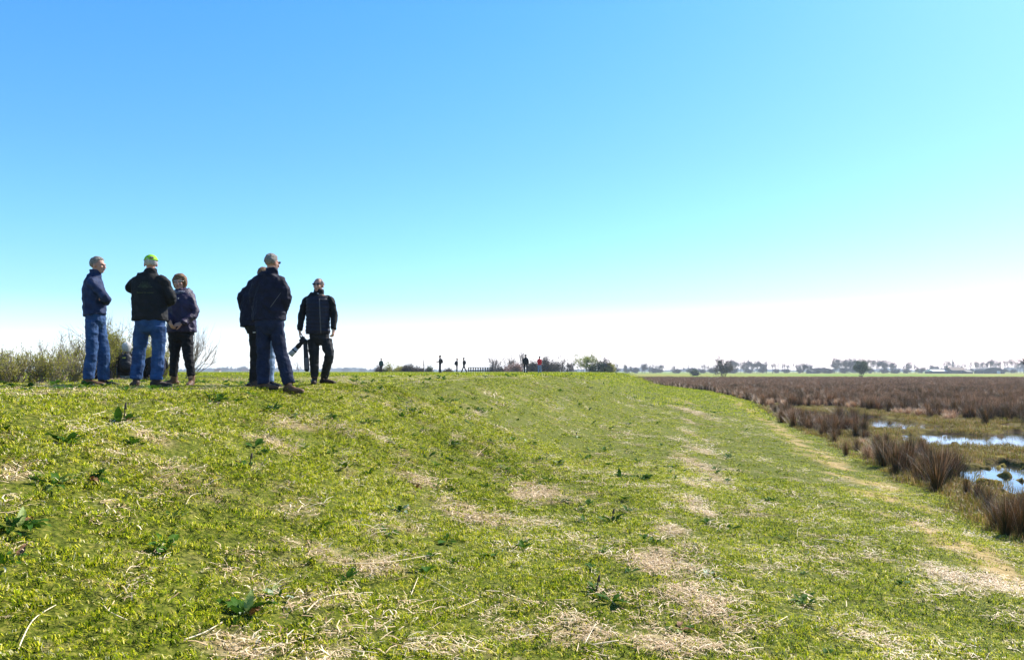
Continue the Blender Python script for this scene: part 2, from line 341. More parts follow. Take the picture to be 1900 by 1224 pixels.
m_weed = mat('small_weed_leaves', (.04, .11, .008), (.075, .16, .015), 6, .6, trans=.3, spec=.08)
def weed(mb):
    for i in range(random.randint(6, 11)):
        a = random.uniform(0, 6.28); r_ = random.uniform(0, .03); L_ = random.uniform(.04, .10); w2 = L_*random.uniform(.16, .26); up = random.uniform(.15, 1.1); cx_, cy_ = math.cos(a)*r_, math.sin(a)*r_; dx, dy = math.cos(a), math.sin(a); p = []
        for k, (t, ww) in enumerate(((0, .15), (.35, 1), (.7, .85), (1, .05))):
            h_ = L_*t*math.sin(up)*(1-.45*t)+.012; rr = L_*t*math.cos(up*.7); p += [(cx_+dx*rr-dy*w2*ww, cy_+dy*rr+dx*w2*ww, h_+.25*w2*ww), (cx_+dx*rr, cy_+dy*rr, h_), (cx_+dx*rr+dy*w2*ww, cy_+dy*rr-dx*w2*ww, h_+.25*w2*ww)]
        mb.add(p, [(k*3+j, k*3+j+1, k*3+j+4, k*3+j+3) for k in range(3) for j in range(2)])
FEET = [(c.x, c.y) for c in (P(u_, 700, y_) for u_, y_ in ((165, 10.4), (195, 10.5), (252, 10.2), (290, 10.2), (321, 11.3), (355, 11.3), (470, 10.8), (488, 10), (500, 11), (540, 10), (583, 12), (602, 12)))]
def clearf(a, b_):
    k = np.ones(a.shape, bool)
    for fx_, fy_ in FEET: k &= (a-fx_)**2+(b_-fy_)**2 > .16
    return k
T_weed = template('weed_rosette', weed, m_weed, 6)
tag(lay('small_weeds', 2.2, 15, .16, lambda a, b_: (U(a.shape) < .12*ss((fbm(a*1.1, b_*1.1, 97)-.42)/.15)) & (s_of(a, b_) > 3.2) & clearf(a, b_), T_weed, .6, 1.4), kind='stuff')
tag(lay('small_weeds', 15, 40, .5, lambda a, b_: (U(a.shape) < .05) & (s_of(a, b_) > 2.5), T_weed, .9, 2.0), kind='stuff')

# ------------------------------------------------------------------ marsh vegetation
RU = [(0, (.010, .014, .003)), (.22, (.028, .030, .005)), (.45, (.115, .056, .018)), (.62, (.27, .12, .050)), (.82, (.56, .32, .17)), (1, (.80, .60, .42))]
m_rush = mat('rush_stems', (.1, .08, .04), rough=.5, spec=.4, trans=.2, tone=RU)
def rush(mb, n=230, h=.85, r=.26, dark=.42, w_=.006, up=1.0):
    for i in range(n):
        a = random.uniform(0, 6.28); q = abs(random.gauss(0, .5)); x, y = math.cos(a)*r*.42*q, math.sin(a)*r*.42*q
        L_ = h*random.uniform(.55, 1.08); ln = min(1.1, q*.42+random.uniform(.0, .16))/up; az = a+random.gauss(0, .5)
        tone = max(0, min(1, random.gauss(dark, .16)+(.32 if random.random() < .16 else 0))); dx, dy = math.cos(az), math.sin(az); px, py = -dy*w_/2, dx*w_/2
        p = []; N_ = 4
        for k in range(N_):
            t = k/(N_-1); hx = ln*L_*t**1.6; p.append((x+dx*hx, y+dy*hx, L_*t*(1-.25*ln*t)-.04))
        vs = []
        for k in range(N_-1):
            w2 = 1-.5*k/(N_-1); vs += [(p[k][0]-px*w2, p[k][1]-py*w2, p[k][2]), (p[k][0]+px*w2, p[k][1]+py*w2, p[k][2])]
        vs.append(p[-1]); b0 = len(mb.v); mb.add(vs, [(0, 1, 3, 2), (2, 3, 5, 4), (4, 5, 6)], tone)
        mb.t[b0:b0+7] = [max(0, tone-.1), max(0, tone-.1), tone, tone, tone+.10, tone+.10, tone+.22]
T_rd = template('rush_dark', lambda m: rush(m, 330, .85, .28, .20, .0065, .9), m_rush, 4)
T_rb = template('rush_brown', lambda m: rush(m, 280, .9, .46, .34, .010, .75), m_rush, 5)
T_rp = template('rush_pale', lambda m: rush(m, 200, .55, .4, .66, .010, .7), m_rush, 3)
m_sedge = mat('sedge_blades', (.1, .1, .03), rough=.5, trans=.35, tone=[(0, (.06, .03, .012)), (.3, (.14, .10, .02)), (.5, (.28, .27, .03)), (.7, (.42, .25, .09)), (1, (.6, .36, .2))])
def sedge(mb):
    for i in range(110): blade(mb, random.gauss(0, .12), random.gauss(0, .12), random.uniform(.06, .2), .008, random.uniform(.1, .7), random.uniform(0, 6.28), max(0, min(1, random.gauss(.45, .2))))
T_sedge = template('sedge_tuft', sedge, m_sedge, 5)
def in_marsh(a, b_): return (s_of(a, b_) < .05) & (pool(a, b_) < .25)
tag(lay('low_marsh_plants', 8, 45, .26, lambda a, b_: (s_of(a, b_) < .25) & ((pool(a, b_) < .12) | ((pool(a, b_) < .9) & (U(a.shape) < .10))) & (U(a.shape) < .35+.65*ss((fbm(a*.7, b_*.7, 91)-.38)/.2)), T_sedge, .5, 1.25), kind='stuff')
# rush positions: hand placed shore clumps, then the wide rush bed beyond the pools
tus = []; LBT = {}
LBC = ['dark rush tussock in the tall clump left of the nearest blue pool', 'low dark rush tussock on the bank at the right picture edge', 'dark rush tussock on the bank left of the far small pool', 'short thin rush tussock on the bank just left of the tall clump']
def tussock_at(u, v, sc_, kind):
    g = P(u, v, 1); Yd = -2.2/g.z; tus.append((g.x*Yd, Yd, sc_, kind))
for u, v, s_, k in [(1640,868,.95,0),(1662,880,1.0,0),(1685,878,1.0,0),(1706,889,1.05,0),(1728,893,1.0,0),(1745,905,1.05,0),(1762,895,.95,0),(1775,888,.95,0),(1650,862,.9,0),(1690,862,.95,0),(1720,868,.95,0),(1752,872,.9,0),(1738,915,.8,0),
  (1795,925,.5,0),(1815,935,.5,0),(1835,950,.55,0),(1850,985,.62,0),(1868,1000,.7,0),(1885,990,.72,0),(1900,1005,.75,0),(1925,1000,.8,0),(1880,965,.6,0),(1905,960,.65,0),(1950,970,.8,0),
  (1450,786,.8,1),(1472,793,.85,1),(1490,790,.8,0),(1500,797,.8,0),(1555,782,1.0,0),(1572,784,1.05,0),(1590,781,1.0,0),(1606,779,.95,0),(1582,770,1.0,1),(1560,768,1.0,1),
  (1570,848,.5,0),(1590,838,.55,0),(1610,852,.55,1),(1548,822,.5,0),(1530,806,.45,1),(1600,826,.5,2),(1625,835,.6,0)]:
    tussock_at(u, v, s_, k); LBT[tus[-1][:2]] = 0 if 1635 < u < 1780 else 1 if u > 1780 else 2 if v < 800 else 3
a, b_ = cells(24, 185, .52, lambda a, b_: (s_of(a, b_) < -.1))
edge = 33-3.2*np.sin(a*.35)-(a > 19)*5 + (fbm(a*.3, b_*.3, 61)-.5)*9
edge = np.where(a < 13.6, 27, edge)
dens = np.where(b_ > edge, .93, 0.0)*(pool(a, b_) < .1)*~((np.abs(a-16.2) < 3.2) & (b_ > 26) & (b_ < 46))
gap = fbm(a*.16, b_*.16, 71) ; dens = dens*np.where((gap < .40) & (b_ < 90), .2, 1)*np.where((fbm(a*.9, b_*.35, 73) < .36) & (b_ < 120), .3, 1)
keep = U(a.shape) < dens
a, b_ = a[keep], b_[keep]; pal = fbm(a*.22+9, b_*.22, 81); big = fbm(a*.55, b_*.30, 83)
for x_, y_, p_, r_, p2_ in zip(a, b_, pal, U(a.shape), big):
    k = 2 if (p_ > .55 and r_ < .8 and y_ < 90) else (0 if (r_ < (.5 if y_ < 60 else .3) or p2_ > .58) else 1)
    tus.append((x_, y_, random.uniform(.72, 1.05)*(.72+.5*p2_)*(1 if y_ < 90 else 1.15), k))
# a loose fringe of lower rushes along the foot of the bank
for i in range(240):
    y_ = random.uniform(17, 44); x_ = float(toe_x(y_))+random.uniform(.1, 2.6)*random.uniform(.3, 1); arr = (np.array([x_]), np.array([y_]))
    if pool(*arr)[0] < .1 and fbm(arr[0]*.8, arr[1]*.5, 66)[0] > .45: tus.append((x_, y_, random.uniform(.35, .75), random.choice([0, 0, 1, 2])))
# the few at the pool edges on the right
for i in range(60):
    x_, y_ = random.uniform(11, 26), random.uniform(17, 29); arr = (np.array([x_]), np.array([y_]))
    if .02 < pool(*arr)[0] < .5 and s_of(*arr)[0] < -.5: tus.append((x_, y_, random.uniform(.25, .45), random.choice([0, 2])))
tus.sort(key=lambda t: t[1]+abs(t[0])*.1 + (100 if abs(t[0]) > .72*t[1]+.3 else 0))
TT = [T_rd, T_rb, T_rp]
LBR = ['dark green-brown rush tussock in the near rows', 'red-brown rush tussock in the near rows', 'low pale straw-coloured rush tussock']
GRR = ['dark rush tussocks along the pools', 'red-brown rush tussocks at the near edge of the bed', 'pale rush tussocks in the bed']
rest = []
zt = height(np.array([t[0] for t in tus]), np.array([t[1] for t in tus]))
for i, ((x_, y_, s_, k), z_) in enumerate(zip(tus, zt)):
    if i < 290:
        o = link('rush_tussock', random.choice(TT[k]).data, None, (x_, y_, z_)); o.rotation_euler = (0, 0, random.uniform(0, 6.28)); o.scale = (s_*random.uniform(.9, 1.2), s_*random.uniform(.9, 1.2), s_)
        c_ = LBT.get((x_, y_)); u_ = 950+F*x_/y_; rg = 'left of the far small pool' if u_ < 1560 else 'behind the far small pool' if u_ < 1720 else 'towards the right picture edge'; tag(o, LBC[c_] if c_ is not None else LBR[k]+', '+rg, 'rush tussock', GRR[k]+', '+rg if c_ is None else 'rush tussocks on the bank, part %s' % ('nearest pool', 'right edge', 'far small pool', 'left of the tall clump')[c_])
    else: rest.append((x_, y_, z_, s_, k))
ofs = [0, 4, 9]; cnt = [4, 5, 3]
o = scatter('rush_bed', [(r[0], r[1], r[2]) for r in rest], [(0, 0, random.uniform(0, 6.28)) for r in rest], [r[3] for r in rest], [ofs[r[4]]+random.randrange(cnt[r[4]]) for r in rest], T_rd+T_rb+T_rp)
tag(o, kind='stuff'); print('rushes', len(tus))

# ------------------------------------------------------------------ people
def cloth(name, c, c2=None, rough=.75, bump=.35, scale=14, bs=55, spec=.25): return mat(name, c, c2, scale=scale, rough=rough, bump=bump, bscale=bs, spec=spec)
M = dict(skin=mat('skin', (.52, .29, .21), (.44, .22, .16), 9, .5, .1, 60, .35), lip=mat('lips', (.35, .12, .10), rough=.5),
 navy=cloth('navy_softshell', (.016, .034, .10), (.010, .020, .06)), navy2=cloth('dark_navy_jacket', (.008, .009, .028), (.004, .005, .016)), black=cloth('black_fleece', (.012, .013, .017), (.007, .008, .01), .8),
 purple=cloth('dark_purple_coat', (.028, .018, .062), (.016, .010, .036), .55, spec=.4), jeans=cloth('blue_jeans', (.034, .088, .225), (.015, .042, .12), .85, .5, 8, 90), djeans=cloth('dark_navy_trousers', (.014, .022, .06), (.008, .013, .036), .85, .5, 8, 90),
 pjeans=cloth('pale_washed_jeans', (.25, .34, .48), (.16, .23, .36), .85, .5, 9, 90), blk=cloth('black_trousers', (.012, .012, .016), (.007, .007, .009), .8), gry=cloth('charcoal_trousers', (.022, .024, .030), (.013, .014, .018), .8),
 brown=mat('brown_leather', (.16, .085, .045), (.09, .045, .025), 12, .55, .2, 60), dbrown=mat('dark_boot_leather', (.07, .04, .028), (.035, .02, .015), 12, .6, .2, 60), sole=mat('rubber_sole', (.02, .018, .016), rough=.8),
 grey=mat('grey_hair', (.34, .30, .27), (.15, .13, .11), 45, .55, .9, 160), white=mat('white_hair', (.60, .58, .56), (.38, .36, .34), 45, .55, .8, 160), blond=mat('light_brown_hair', (.30, .16, .07), (.14, .07, .03), 45, .5, .8, 160),
 dhair=mat('dark_hair', (.02, .015, .012), rough=.5), lime=mat('lime_cap_cloth', (.28, .62, .01), (.22, .52, .01), 20, .7, .2, 80), glass=mat('dark_lens', (.008, .008, .01), rough=.08, spec=.7), metal=mat('thin_frame', (.3, .3, .32), rough=.3, metal=.8),
 quilt=cloth('navy_quilted_nylon', (.012, .014, .034), (.008, .009, .022), .5, spec=.3), print=mat('faded_green_print', (.045, .065, .04), (.035, .05, .03), rough=.7), printw=mat('white_print', (.6, .6, .6)),
 zip=mat('zip_teeth', (.12, .12, .13), rough=.35, metal=.5), lens=mat('pale_lens_barrel', (.42, .43, .46), rough=.4), cam=mat('black_camera_body', (.012, .012, .014), rough=.4), strap=mat('camera_strap', (.012, .013, .02), rough=.55), strapg=mat('camera_strap_grey', (.10, .10, .12), rough=.6),
 red=cloth('red_jacket', (.80, .010, .025), (.62, .008, .018), .6), green=cloth('green_jacket', (.015, .065, .06), (.01, .04, .04), .7), scarf=mat('patterned_scarf', (.02, .02, .04), (.2, .2, .26), 60, .8), ylw=mat('yellow_green_label', (.5, .55, .08)), tan=cloth('dark_brown_trousers', (.035, .022, .015), (.02, .013, .01)), eye=mat('eye', (.03, .02, .015), rough=.2))
def cm(pts, rad, sub=4):
    P_ = [Vector(p) for p in pts]; n = len(P_); op = []; orr = []
    for i in range(n-1):
        p0, p1, p2, p3 = P_[max(i-1, 0)], P_[i], P_[i+1], P_[min(i+2, n-1)]
        for k in range(sub):
            t = k/sub; op.append(.5*((2*p1)+(p2-p0)*t+(2*p0-5*p1+4*p2-p3)*t*t+(3*p1-p0-3*p2+p3)*t**3)); u = t*t*(3-2*t)
            orr.append((rad[i][0]*(1-u)+rad[i+1][0]*u, rad[i][1]*(1-u)+rad[i+1][1]*u))
    op.append(P_[-1]); orr.append(rad[-1]); return op, orr
def loft(mb, pts, rad, lat, n=14, sub=4, dome=True, smooth=True):
    rad = [(r, r) if not isinstance(r, tuple) else r for r in rad]
    if smooth: pts, rad = cm(pts, rad, sub)
    else: pts = [Vector(p) for p in pts]
    if dome:      # rounded ends
        d0 = (pts[0]-pts[1]).normalized(); d1 = (pts[-1]-pts[-2]).normalized(); h0 = min(rad[0])*.6; h1 = min(rad[-1])*.6
        pts = [pts[0]+d0*h0, pts[0]+d0*h0*.6]+pts+[pts[-1]+d1*h1*.6, pts[-1]+d1*h1]
        sc_ = lambda r, k: (r[0]*k, r[1]*k); rad = [sc_(rad[0], .35), sc_(rad[0], .8)]+rad+[sc_(rad[-1], .8), sc_(rad[-1], .35)]
    vs = []; fs = []; N_ = len(pts); prev = None
    for i, p in enumerate(pts):
        d = (pts[min(i+1, N_-1)]-pts[max(i-1, 0)]).normalized(); e1 = lat-lat.dot(d)*d
        if e1.length < .3: e1 = (prev - prev.dot(d)*d) if prev is not None else Vector((0, 1, 0))-d*d.y
        e1.normalize(); prev = e1; e2 = d.cross(e1)
        for k in range(n):
            t = 2*math.pi*k/n; vs.append(p+e1*math.cos(t)*rad[i][0]+e2*math.sin(t)*rad[i][1])
    for i in range(N_-1):
        for k in range(n):
            a = i*n+k; b = i*n+(k+1) % n; fs.append((a, b, b+n, a+n))
    fs.append(tuple(range(n-1, -1, -1))); fs.append(tuple(range((N_-1)*n, N_*n))); mb.add(vs, fs)
def fuse(mb, name, m, parent, base, vox=.009, disp=None, smooth=3, dec=None):
    """join overlapping shapes into one continuous skin, then move its surface by disp(point, normal)"""
    me0 = bpy.data.meshes.new('tmp'); me0.from_pydata([tuple(Vector(v)-base) for v in mb.v], [], mb.f)
    o = bpy.data.objects.new('tmp', me0); C.objects.link(o)
    r = o.modifiers.new('r', 'REMESH'); r.mode = 'VOXEL'; r.voxel_size = vox
    s = o.modifiers.new('s', 'SMOOTH'); s.factor = .5; s.iterations = smooth
    dg = bpy.context.evaluated_depsgraph_get(); dg.update(); me1 = bpy.data.meshes.new_from_object(o.evaluated_get(dg)); bpy.data.objects.remove(o)
    if disp:
        me1.update(); nr = [Vector(v.normal) for v in me1.vertices]
        for v, nn in zip(me1.vertices, nr): v.co = v.co + nn*disp(v.co+base)
    if dec:
        o = bpy.data.objects.new('tmp', me1); C.objects.link(o); dd = o.modifiers.new('d', 'DECIMATE'); dd.ratio = dec
        dg = bpy.context.evaluated_depsgraph_get(); dg.update(); me2 = bpy.data.meshes.new_from_object(o.evaluated_get(dg)); bpy.data.objects.remove(o); me1 = me2
    me1.materials.clear(); me1.materials.append(m); me1.polygons.foreach_set('use_smooth', [True]*len(me1.polygons)); me1.name = name
    return link(name, me1, parent)
def folds(seed, amp=.010, sx=7, sz=9, extra=None):
    def f(p):
        q = Vector((p.x*sx+seed, p.y*sx, p.z*sz+p.x*3)); n = mnoise.noise(q); n2 = mnoise.noise(q*2.3+Vector((5, 1, 2)))
        r = (1-abs(n)*2.4)*.55+(1-abs(n2)*2.4)*.25
        return amp*(r-.45) + (extra(p) if extra else 0)
    return f
def head(mb, c, f, s=1.0, neck=None, nr=.056):
    u = Vector((0, 0, 1)); r = f.cross(u).normalized(); A = (r, f, u)
    e = lambda dr, df, du, rr: ell(mb, c+(r*dr+f*df+u*du)*s, A, tuple(x*s for x in rr))
    e(0, -.012, .022, (.074, .094, .088)); e(0, .026, -.035, (.058, .066, .082)); e(0, .052, -.088, (.034, .034, .028)); e(0, .085, .012, (.046, .016, .013))
    e(0, .098, -.028, (.013, .018, .030)); e(0, .106, -.042, (.017, .014, .012)); e(0, .083, -.066, (.026, .014, .012))
    for k in (-1, 1): e(k*.077, -.005, -.012, (.011, .022, .034)); e(k*.035, .07, -.03, (.024, .02, .022))
    if neck is not None: loft(mb, [c+(-u*.05-f*.012)*s, neck], [nr*s, nr*1.12*s], r)
def hair(parent, base, c, f, m, s=1.0, kind='short', seed=0):
    u = Vector((0, 0, 1)); r = f.cross(u).normalized(); mb = MB(); n, m_ = 22, 32
    R_ = (.085, .105, .100) if kind != 'long' else (.104, .114, .108)
    for i in range(n+1):
        a = math.pi*i/n
        for k in range(m_):
            t = 2*math.pi*k/m_; x, y, z = math.sin(a)*math.cos(t), math.sin(a)*math.sin(t), math.cos(a)
            # hair line: high over the forehead, down to the nape at the back
            low = {'short': -.74, 'long': -1.25, 'fringe': -.6}[kind]; line = (.52 if y > 0 else low) if False else np.interp(y, [-1, -.2, .25, .62, 1], [low, low*.85, -.12 if kind != 'long' else -.8, .48, .60])
            k_ = 1.0-.16*max(0, -z-.05) if kind != 'long' else 1.0
            if kind == 'fringe' and z > .25+.2*y: k_ = .86        # bald on top: hidden under the skin
            if z < line+.10*mnoise.noise(Vector((x*9, y*9, seed))): k_ = .78 if kind != 'long' else .84
            nz_ = mnoise.noise(Vector((x*3+seed, y*3, z*3)))*.09+mnoise.noise(Vector((x*13+seed, y*13, z*7)))*.07
            zz = z if not (kind == 'long' and z < -.2 and y < .45) else z*1.35
            mb.v.append(tuple(c+(r*x*R_[0]*(k_+nz_)+f*(y*R_[1]*(k_+nz_)-.012)+u*(zz*R_[2]*(k_+nz_)+.026))*s-base)); mb.t.append(.5)
    for i in range(n):
        for k in range(m_): mb.f.append((i*m_+k, (i+1)*m_+k, (i+1)*m_+(k+1) % m_, i*m_+(k+1) % m_)); mb.m.append(0)
    return link('hair', mb.mesh('hair', m), parent)
def hand(mb, w_, d, nrm, side, curl=.5, s=1.0):
    """palm and five bent fingers; d along the hand, nrm out of the palm, thumb towards side"""
    d = d.normalized(); nrm = (nrm-nrm.dot(d)*d).normalized(); sd_ = d.cross(nrm)*side
    loft(mb, [w_, w_+d*.045*s, w_+d*.088*s], [(.030*s, .022*s), (.040*s, .016*s), (.040*s, .013*s)], sd_, 10, 2)
    for i, (o_, L_) in enumerate(((.030, .072), (.010, .080), (-.011, .074), (-.031, .058))):
        p = w_+(d*.082+sd_*o_)*s; pts = [p]; a = curl*.5
        for k in range(3):
            pts.append(pts[-1]+(d*math.cos(a)+nrm*math.sin(a))*L_*s*(.42, .32, .26)[k]); a += curl
        loft(mb, pts, [.0098*s, .0094*s, .0086*s, .0072*s], sd_, 8, 2)
    p = w_+(d*.022+sd_*.03)*s; t1 = (d*.65+sd_*.65+nrm*.35).normalized(); t2 = (d*.95+nrm*.5+sd_*.1).normalized()
    loft(mb, [p, p+t1*.038*s, p+t1*.038*s+t2*.030*s, p+t1*.036*s+t2*.056*s], [.015*s, .012*s, .0108*s, .0085*s], sd_, 8, 2)
def shoe(parent, base, an, toe, m, gz_, boot=False, s=1.0, name='shoe'):
    t = Vector((toe.x, toe.y, 0)).normalized(); r = Vector((t.y, -t.x, 0)); mb = MB(); g = Vector((an.x, an.y, gz_))
    loft(mb, [g-t*.065*s+Vector((0, 0, .045)), g+t*.02*s+Vector((0, 0, .055)), g+t*.11*s+Vector((0, 0, .042)), g+t*.195*s+Vector((0, 0, .032))], [(.036, .046), (.041, .05), (.048, .036), (.038, .026)], r, 12)
    loft(mb, [g-t*.01+Vector((0, 0, .06)), g-t*.015+Vector((0, 0, .17 if boot else .11))], [(.046, .055), (.050, .054)], r, 12)
    o = fuse(mb, name, m, parent, base, .008, folds(an.x*9, .004, 20, 24))
    for v in o.data.vertices: v.co.z = max(v.co.z, gz_-base.z+.006)
    mb = MB(); loft(mb, [g-t*.07*s+Vector((0, 0, .010)), g+t*.04*s+Vector((0, 0, .010)), g+t*.12*s+Vector((0, 0, .010)), g+t*.205*s+Vector((0, 0, .012))], [(.040, .012), (.042, .012), (.053, .012), (.040, .012)], r, 12)
    mb.v = [tuple(Vector(v)-base) for v in mb.v]; link('sole', mb.mesh('sole', M['sole']), o); return o
def part_tube(name, parent, base, pts, r, m, n=6):
    mb = MB(); tube(mb, [Vector(p)-base for p in pts], [r]*len(pts) if not isinstance(r, list) else r, n); return link(name, mb.mesh(name, m), parent)
def glasses(parent, base, c, f, s, m, wide=True):
    u = Vector((0, 0, 1)); r = f.cross(u).normalized(); mb = MB()
    for k in (-1, 1): ell(mb, c+(r*k*.033+f*.097+u*.008)*s-base, (r, f, u), (.027*s, .006*s, .019*s), 6, 10)
    o = link('glasses', mb.mesh('glasses', m), parent)
    mb = MB()
    for k in (-1, 1): tube(mb, [c+(r*k*.058+f*.094+u*.014)*s-base, c+(r*k*.079+f*.05+u*.012)*s-base, c+(r*k*.083-f*.02+u*.006)*s-base], [.003]*3)
    tube(mb, [c+(-r*.06+f*.1+u*.016)*s-base, c+(r*.06+f*.1+u*.016)*s-base], [.003]*2)
    link('frame', mb.mesh('frame', M['cam'] if m is M['glass'] else M['metal']), o); return o
def eyes(parent, base, c, f, s=1.0):
    u = Vector((0, 0, 1)); r = f.cross(u).normalized()
    for k in (-1, 1):
        mb = MB(); ell(mb, c+(r*k*.031+f*.086+u*.003)*s-base, (r, f, u), (.012*s, .007*s, .007*s), 6, 8); link('eye', mb.mesh('eye', M['eye']), parent)
    mb = MB(); ell(mb, c+(f*.094-u*.066)*s-base, (r, f, u), (.021*s, .007*s, .006*s), 6, 8); link('mouth', mb.mesh('mouth', M['lip']), parent)

def person(base, label, J, f, torso, top, legs, jacket_m, trouser_m, shoe_m, hair_m, hair_kind='short', group=None, vox=.009, boot=False, headf=None, hs_=1.0, amp=.017,
           jeans_r=(.098, .080, .072), sleeve=(.072, .060, .052), hands=True, toes=None, jname='jacket', coarse=False, tdisp=None, jdisp=None, face=True, seed=0):
    """J: world joints. torso: list of (point, half width, half depth) from hem to shoulders"""
    root = empty('person', base, label, 'person', group); lat = Vector((f.y, -f.x, 0)).normalized(); hf = (headf or f).normalized()
    nb = top['neck']; mb = MB(); head(mb, J['head'], hf, hs_, nb-Vector((0, 0, .06)))
    k = .76
    loft(mb, [p+Vector((0, 0, .05 if i == 0 else 0)) for i, (p, a, b) in enumerate(torso)]+[nb-Vector((0, 0, .03))], [(a*k, b*k) for p, a, b in torso]+[(.07, .065)], lat)
    for sd_ in 'LR':
        sh, el_, wr = J['sh'+sd_], J['el'+sd_], J['wr'+sd_]; loft(mb, [sh+Vector((0, 0, -.03)), el_, wr], [.038, .036, .029], lat, 10)
        hp, kn, an = legs[sd_]; loft(mb, [hp+Vector((0, 0, .0)), kn, an+Vector((0, 0, -.02))], [.062, .052, .040], lat, 12)
        if hands and J.get('hd'+sd_) is not None:
            d, nrm, cu = J['hd'+sd_]; hand(mb, wr+(d.normalized()*.01), d, nrm, 1 if sd_ == 'L' else -1, cu)
    body = fuse(mb, 'body', M['skin'], root, base, .018 if coarse else .0065, None, 1, .45 if not coarse else None)
    if face: eyes(root, base, J['head'], hf, hs_)
    if hair_m: hair(root, base, J['head'], hf, hair_m, hs_, hair_kind, seed)
    # jacket
    mb = MB(); loft(mb, [p for p, a, b in torso]+[nb-Vector((0, 0, .025)), nb+Vector((0, 0, top.get('collar', .03)))], [(a, b) for p, a, b in torso]+[(.084, .078), (.076, .078)], lat, 20, dome=False)
    for sd_ in 'LR':
        sh, el_, wr = J['sh'+sd_], J['el'+sd_], J['wr'+sd_]
        loft(mb, [sh.lerp(nb, .35)+Vector((0, 0, -.035)), sh+Vector((0, 0, -.03)), sh.lerp(el_, .5), el_, wr], [sleeve[0]*.8, sleeve[0]*.86, sleeve[0]*.88, sleeve[1]*.95, sleeve[2]*.92], lat, 12)
    fuse(mb, jname, jacket_m, root, base, vox, folds(seed, amp, 7, 8, jdisp), 3)
    # trousers
    mb = MB(); h0 = torso[0][0]
    mid = (legs['L'][0]+legs['R'][0])/2
    loft(mb, [mid+Vector((0, 0, -.02)), mid+Vector((0, 0, .05)), h0+Vector((0, 0, .12))], [(torso[0][1]*.70, torso[0][2]*.75), (torso[0][1]*.84, torso[0][2]*.86), (torso[0][1]*.84, torso[0][2]*.86)], lat, 16)
    for sd_ in 'LR':
        hp, kn, an = legs[sd_]; a, b_, c_ = jeans_r; a *= .96
        loft(mb, [hp+Vector((0, 0, .02)), hp.lerp(kn, .5), kn, kn.lerp(an, .5), an], [a, a*.95, b_, (b_+c_)*.52, c_], lat, 12, dome=False)
    fz = lambda p: .006*mnoise.noise(Vector((p.x*7, p.y*7, p.z*26+seed)))*(1 if p.z-base.z < .75 else .4)
    fuse(mb, 'trousers', trouser_m, root, base, vox, folds(seed+3, amp*.8, 8, 10, fz), 2)
    for i, sd_ in enumerate('LR'):
        hp, kn, an = legs[sd_]; t = (toes or {}).get(sd_, f); sm = shoe_m if not isinstance(shoe_m, tuple) else shoe_m[i]
        shoe(root, base, an, t, sm, gz(an.x, an.y)-.005, boot, name='boot' if boot else 'shoe')
    return root, lat, hf
def backpack(parent, base, c, f, m, s=1.0, label=None, pc=None):
    """soft rounded bag at c; f points from the wearer's back outwards"""
    r = Vector((f.y, -f.x, 0)); u = Vector((0, 0, 1)); mb = MB()
    ell(mb, c, (r, f, u), (.155*s, .10*s, .24*s)); ell(mb, c-u*.06*s+f*.06*s, (r, f, u), (.13*s, .07*s, .15*s))
    o = fuse(mb, 'backpack', m, None, c, .012, folds(2, .01)); o.location = c
    tag(o, label, 'backpack')
    for k in (-1, 1): part_tube('strap', o, c, [c+(r*k*.09+u*.2-f*.06)*s, c+(r*k*.10+u*.27-f*.15)*s, c+(r*k*.12+u*.16-f*.24)*s, c+(r*k*.13-u*.1-f*.20)*s, c+(r*k*.12-u*.16-f*.08)*s], .014, M['strap'])
    part_tube('pocket_zip', o, c, [c+(-r*.08+u*.02+f*.132)*s, c+(r*.08+u*.02+f*.132)*s], .004, pc or M['zip'])
    return o
def K1(k): return lambda cx, cy, Yd: P(130+cx/4.37, 450+cy/4.37, Yd)
c1 = K1(1); c2 = lambda cx, cy, Yd: P(420+cx/4.221, 450+cy/4.221, Yd)
def FA(u, ang):
    a = (u-950)/F; d = Vector((a, 1, 0)).normalized(); r = Vector((d.y, -d.x, 0)); return d*math.cos(R(ang))+r*math.sin(R(ang))
V = Vector; UP = V((0, 0, 1)); TO = V((0, -1, 0))
def ground_under(p): return V((p.x, p.y, gz(p.x, p.y)))

# man in blue, in profile, arms crossed
y = 10.4; f = FA(182, 100); la = V((f.y, -f.x, 0))
J = dict(head=c1(226, 183, y), shR=c1(178, 312, y-.17), elR=c1(292, 452, y-.17), wrR=c1(225, 470, y+.0)+f*.10, shL=c1(205, 308, y+.16), elL=c1(288, 478, y+.15), wrL=c1(250, 455, y-.10)+f*.03, hdR=None, hdL=(V((-.7, -.2, .3)), V((-.3, .8, 0)), .5))
legs = dict(R=(c1(178, 650, y-.09), c1(176, 870, y-.10), c1(148, 1108, y-.12)), L=(c1(232, 655, y+.09), c1(274, 880, y+.11), c1(272, 1112, y+.14)))
tor = [(c1(202, 592, y), .19, .150), (c1(196, 510, y), .185, .148), (c1(192, 400, y), .205, .148), (c1(190, 320, y), .195, .118), (c1(196, 285, y), .15, .095)]
man1, lat, hf = person(ground_under(c1(200, 1150, y)), 'grey haired man in a blue fleece and jeans with crossed arms, far left', J, f, tor, dict(neck=c1(206, 246, y), collar=.045), legs,
    M['navy'], M['jeans'], (M['dbrown'], M['brown']), M['grey'], seed=1, jeans_r=(.092, .080, .078), headf=FA(182, 122), toes=dict(R=FA(182, 105), L=FA(182, 100)), sleeve=(.078, .066, .056))  # one pair of shoes: sunlit near, shaded far, painted as two leather colours
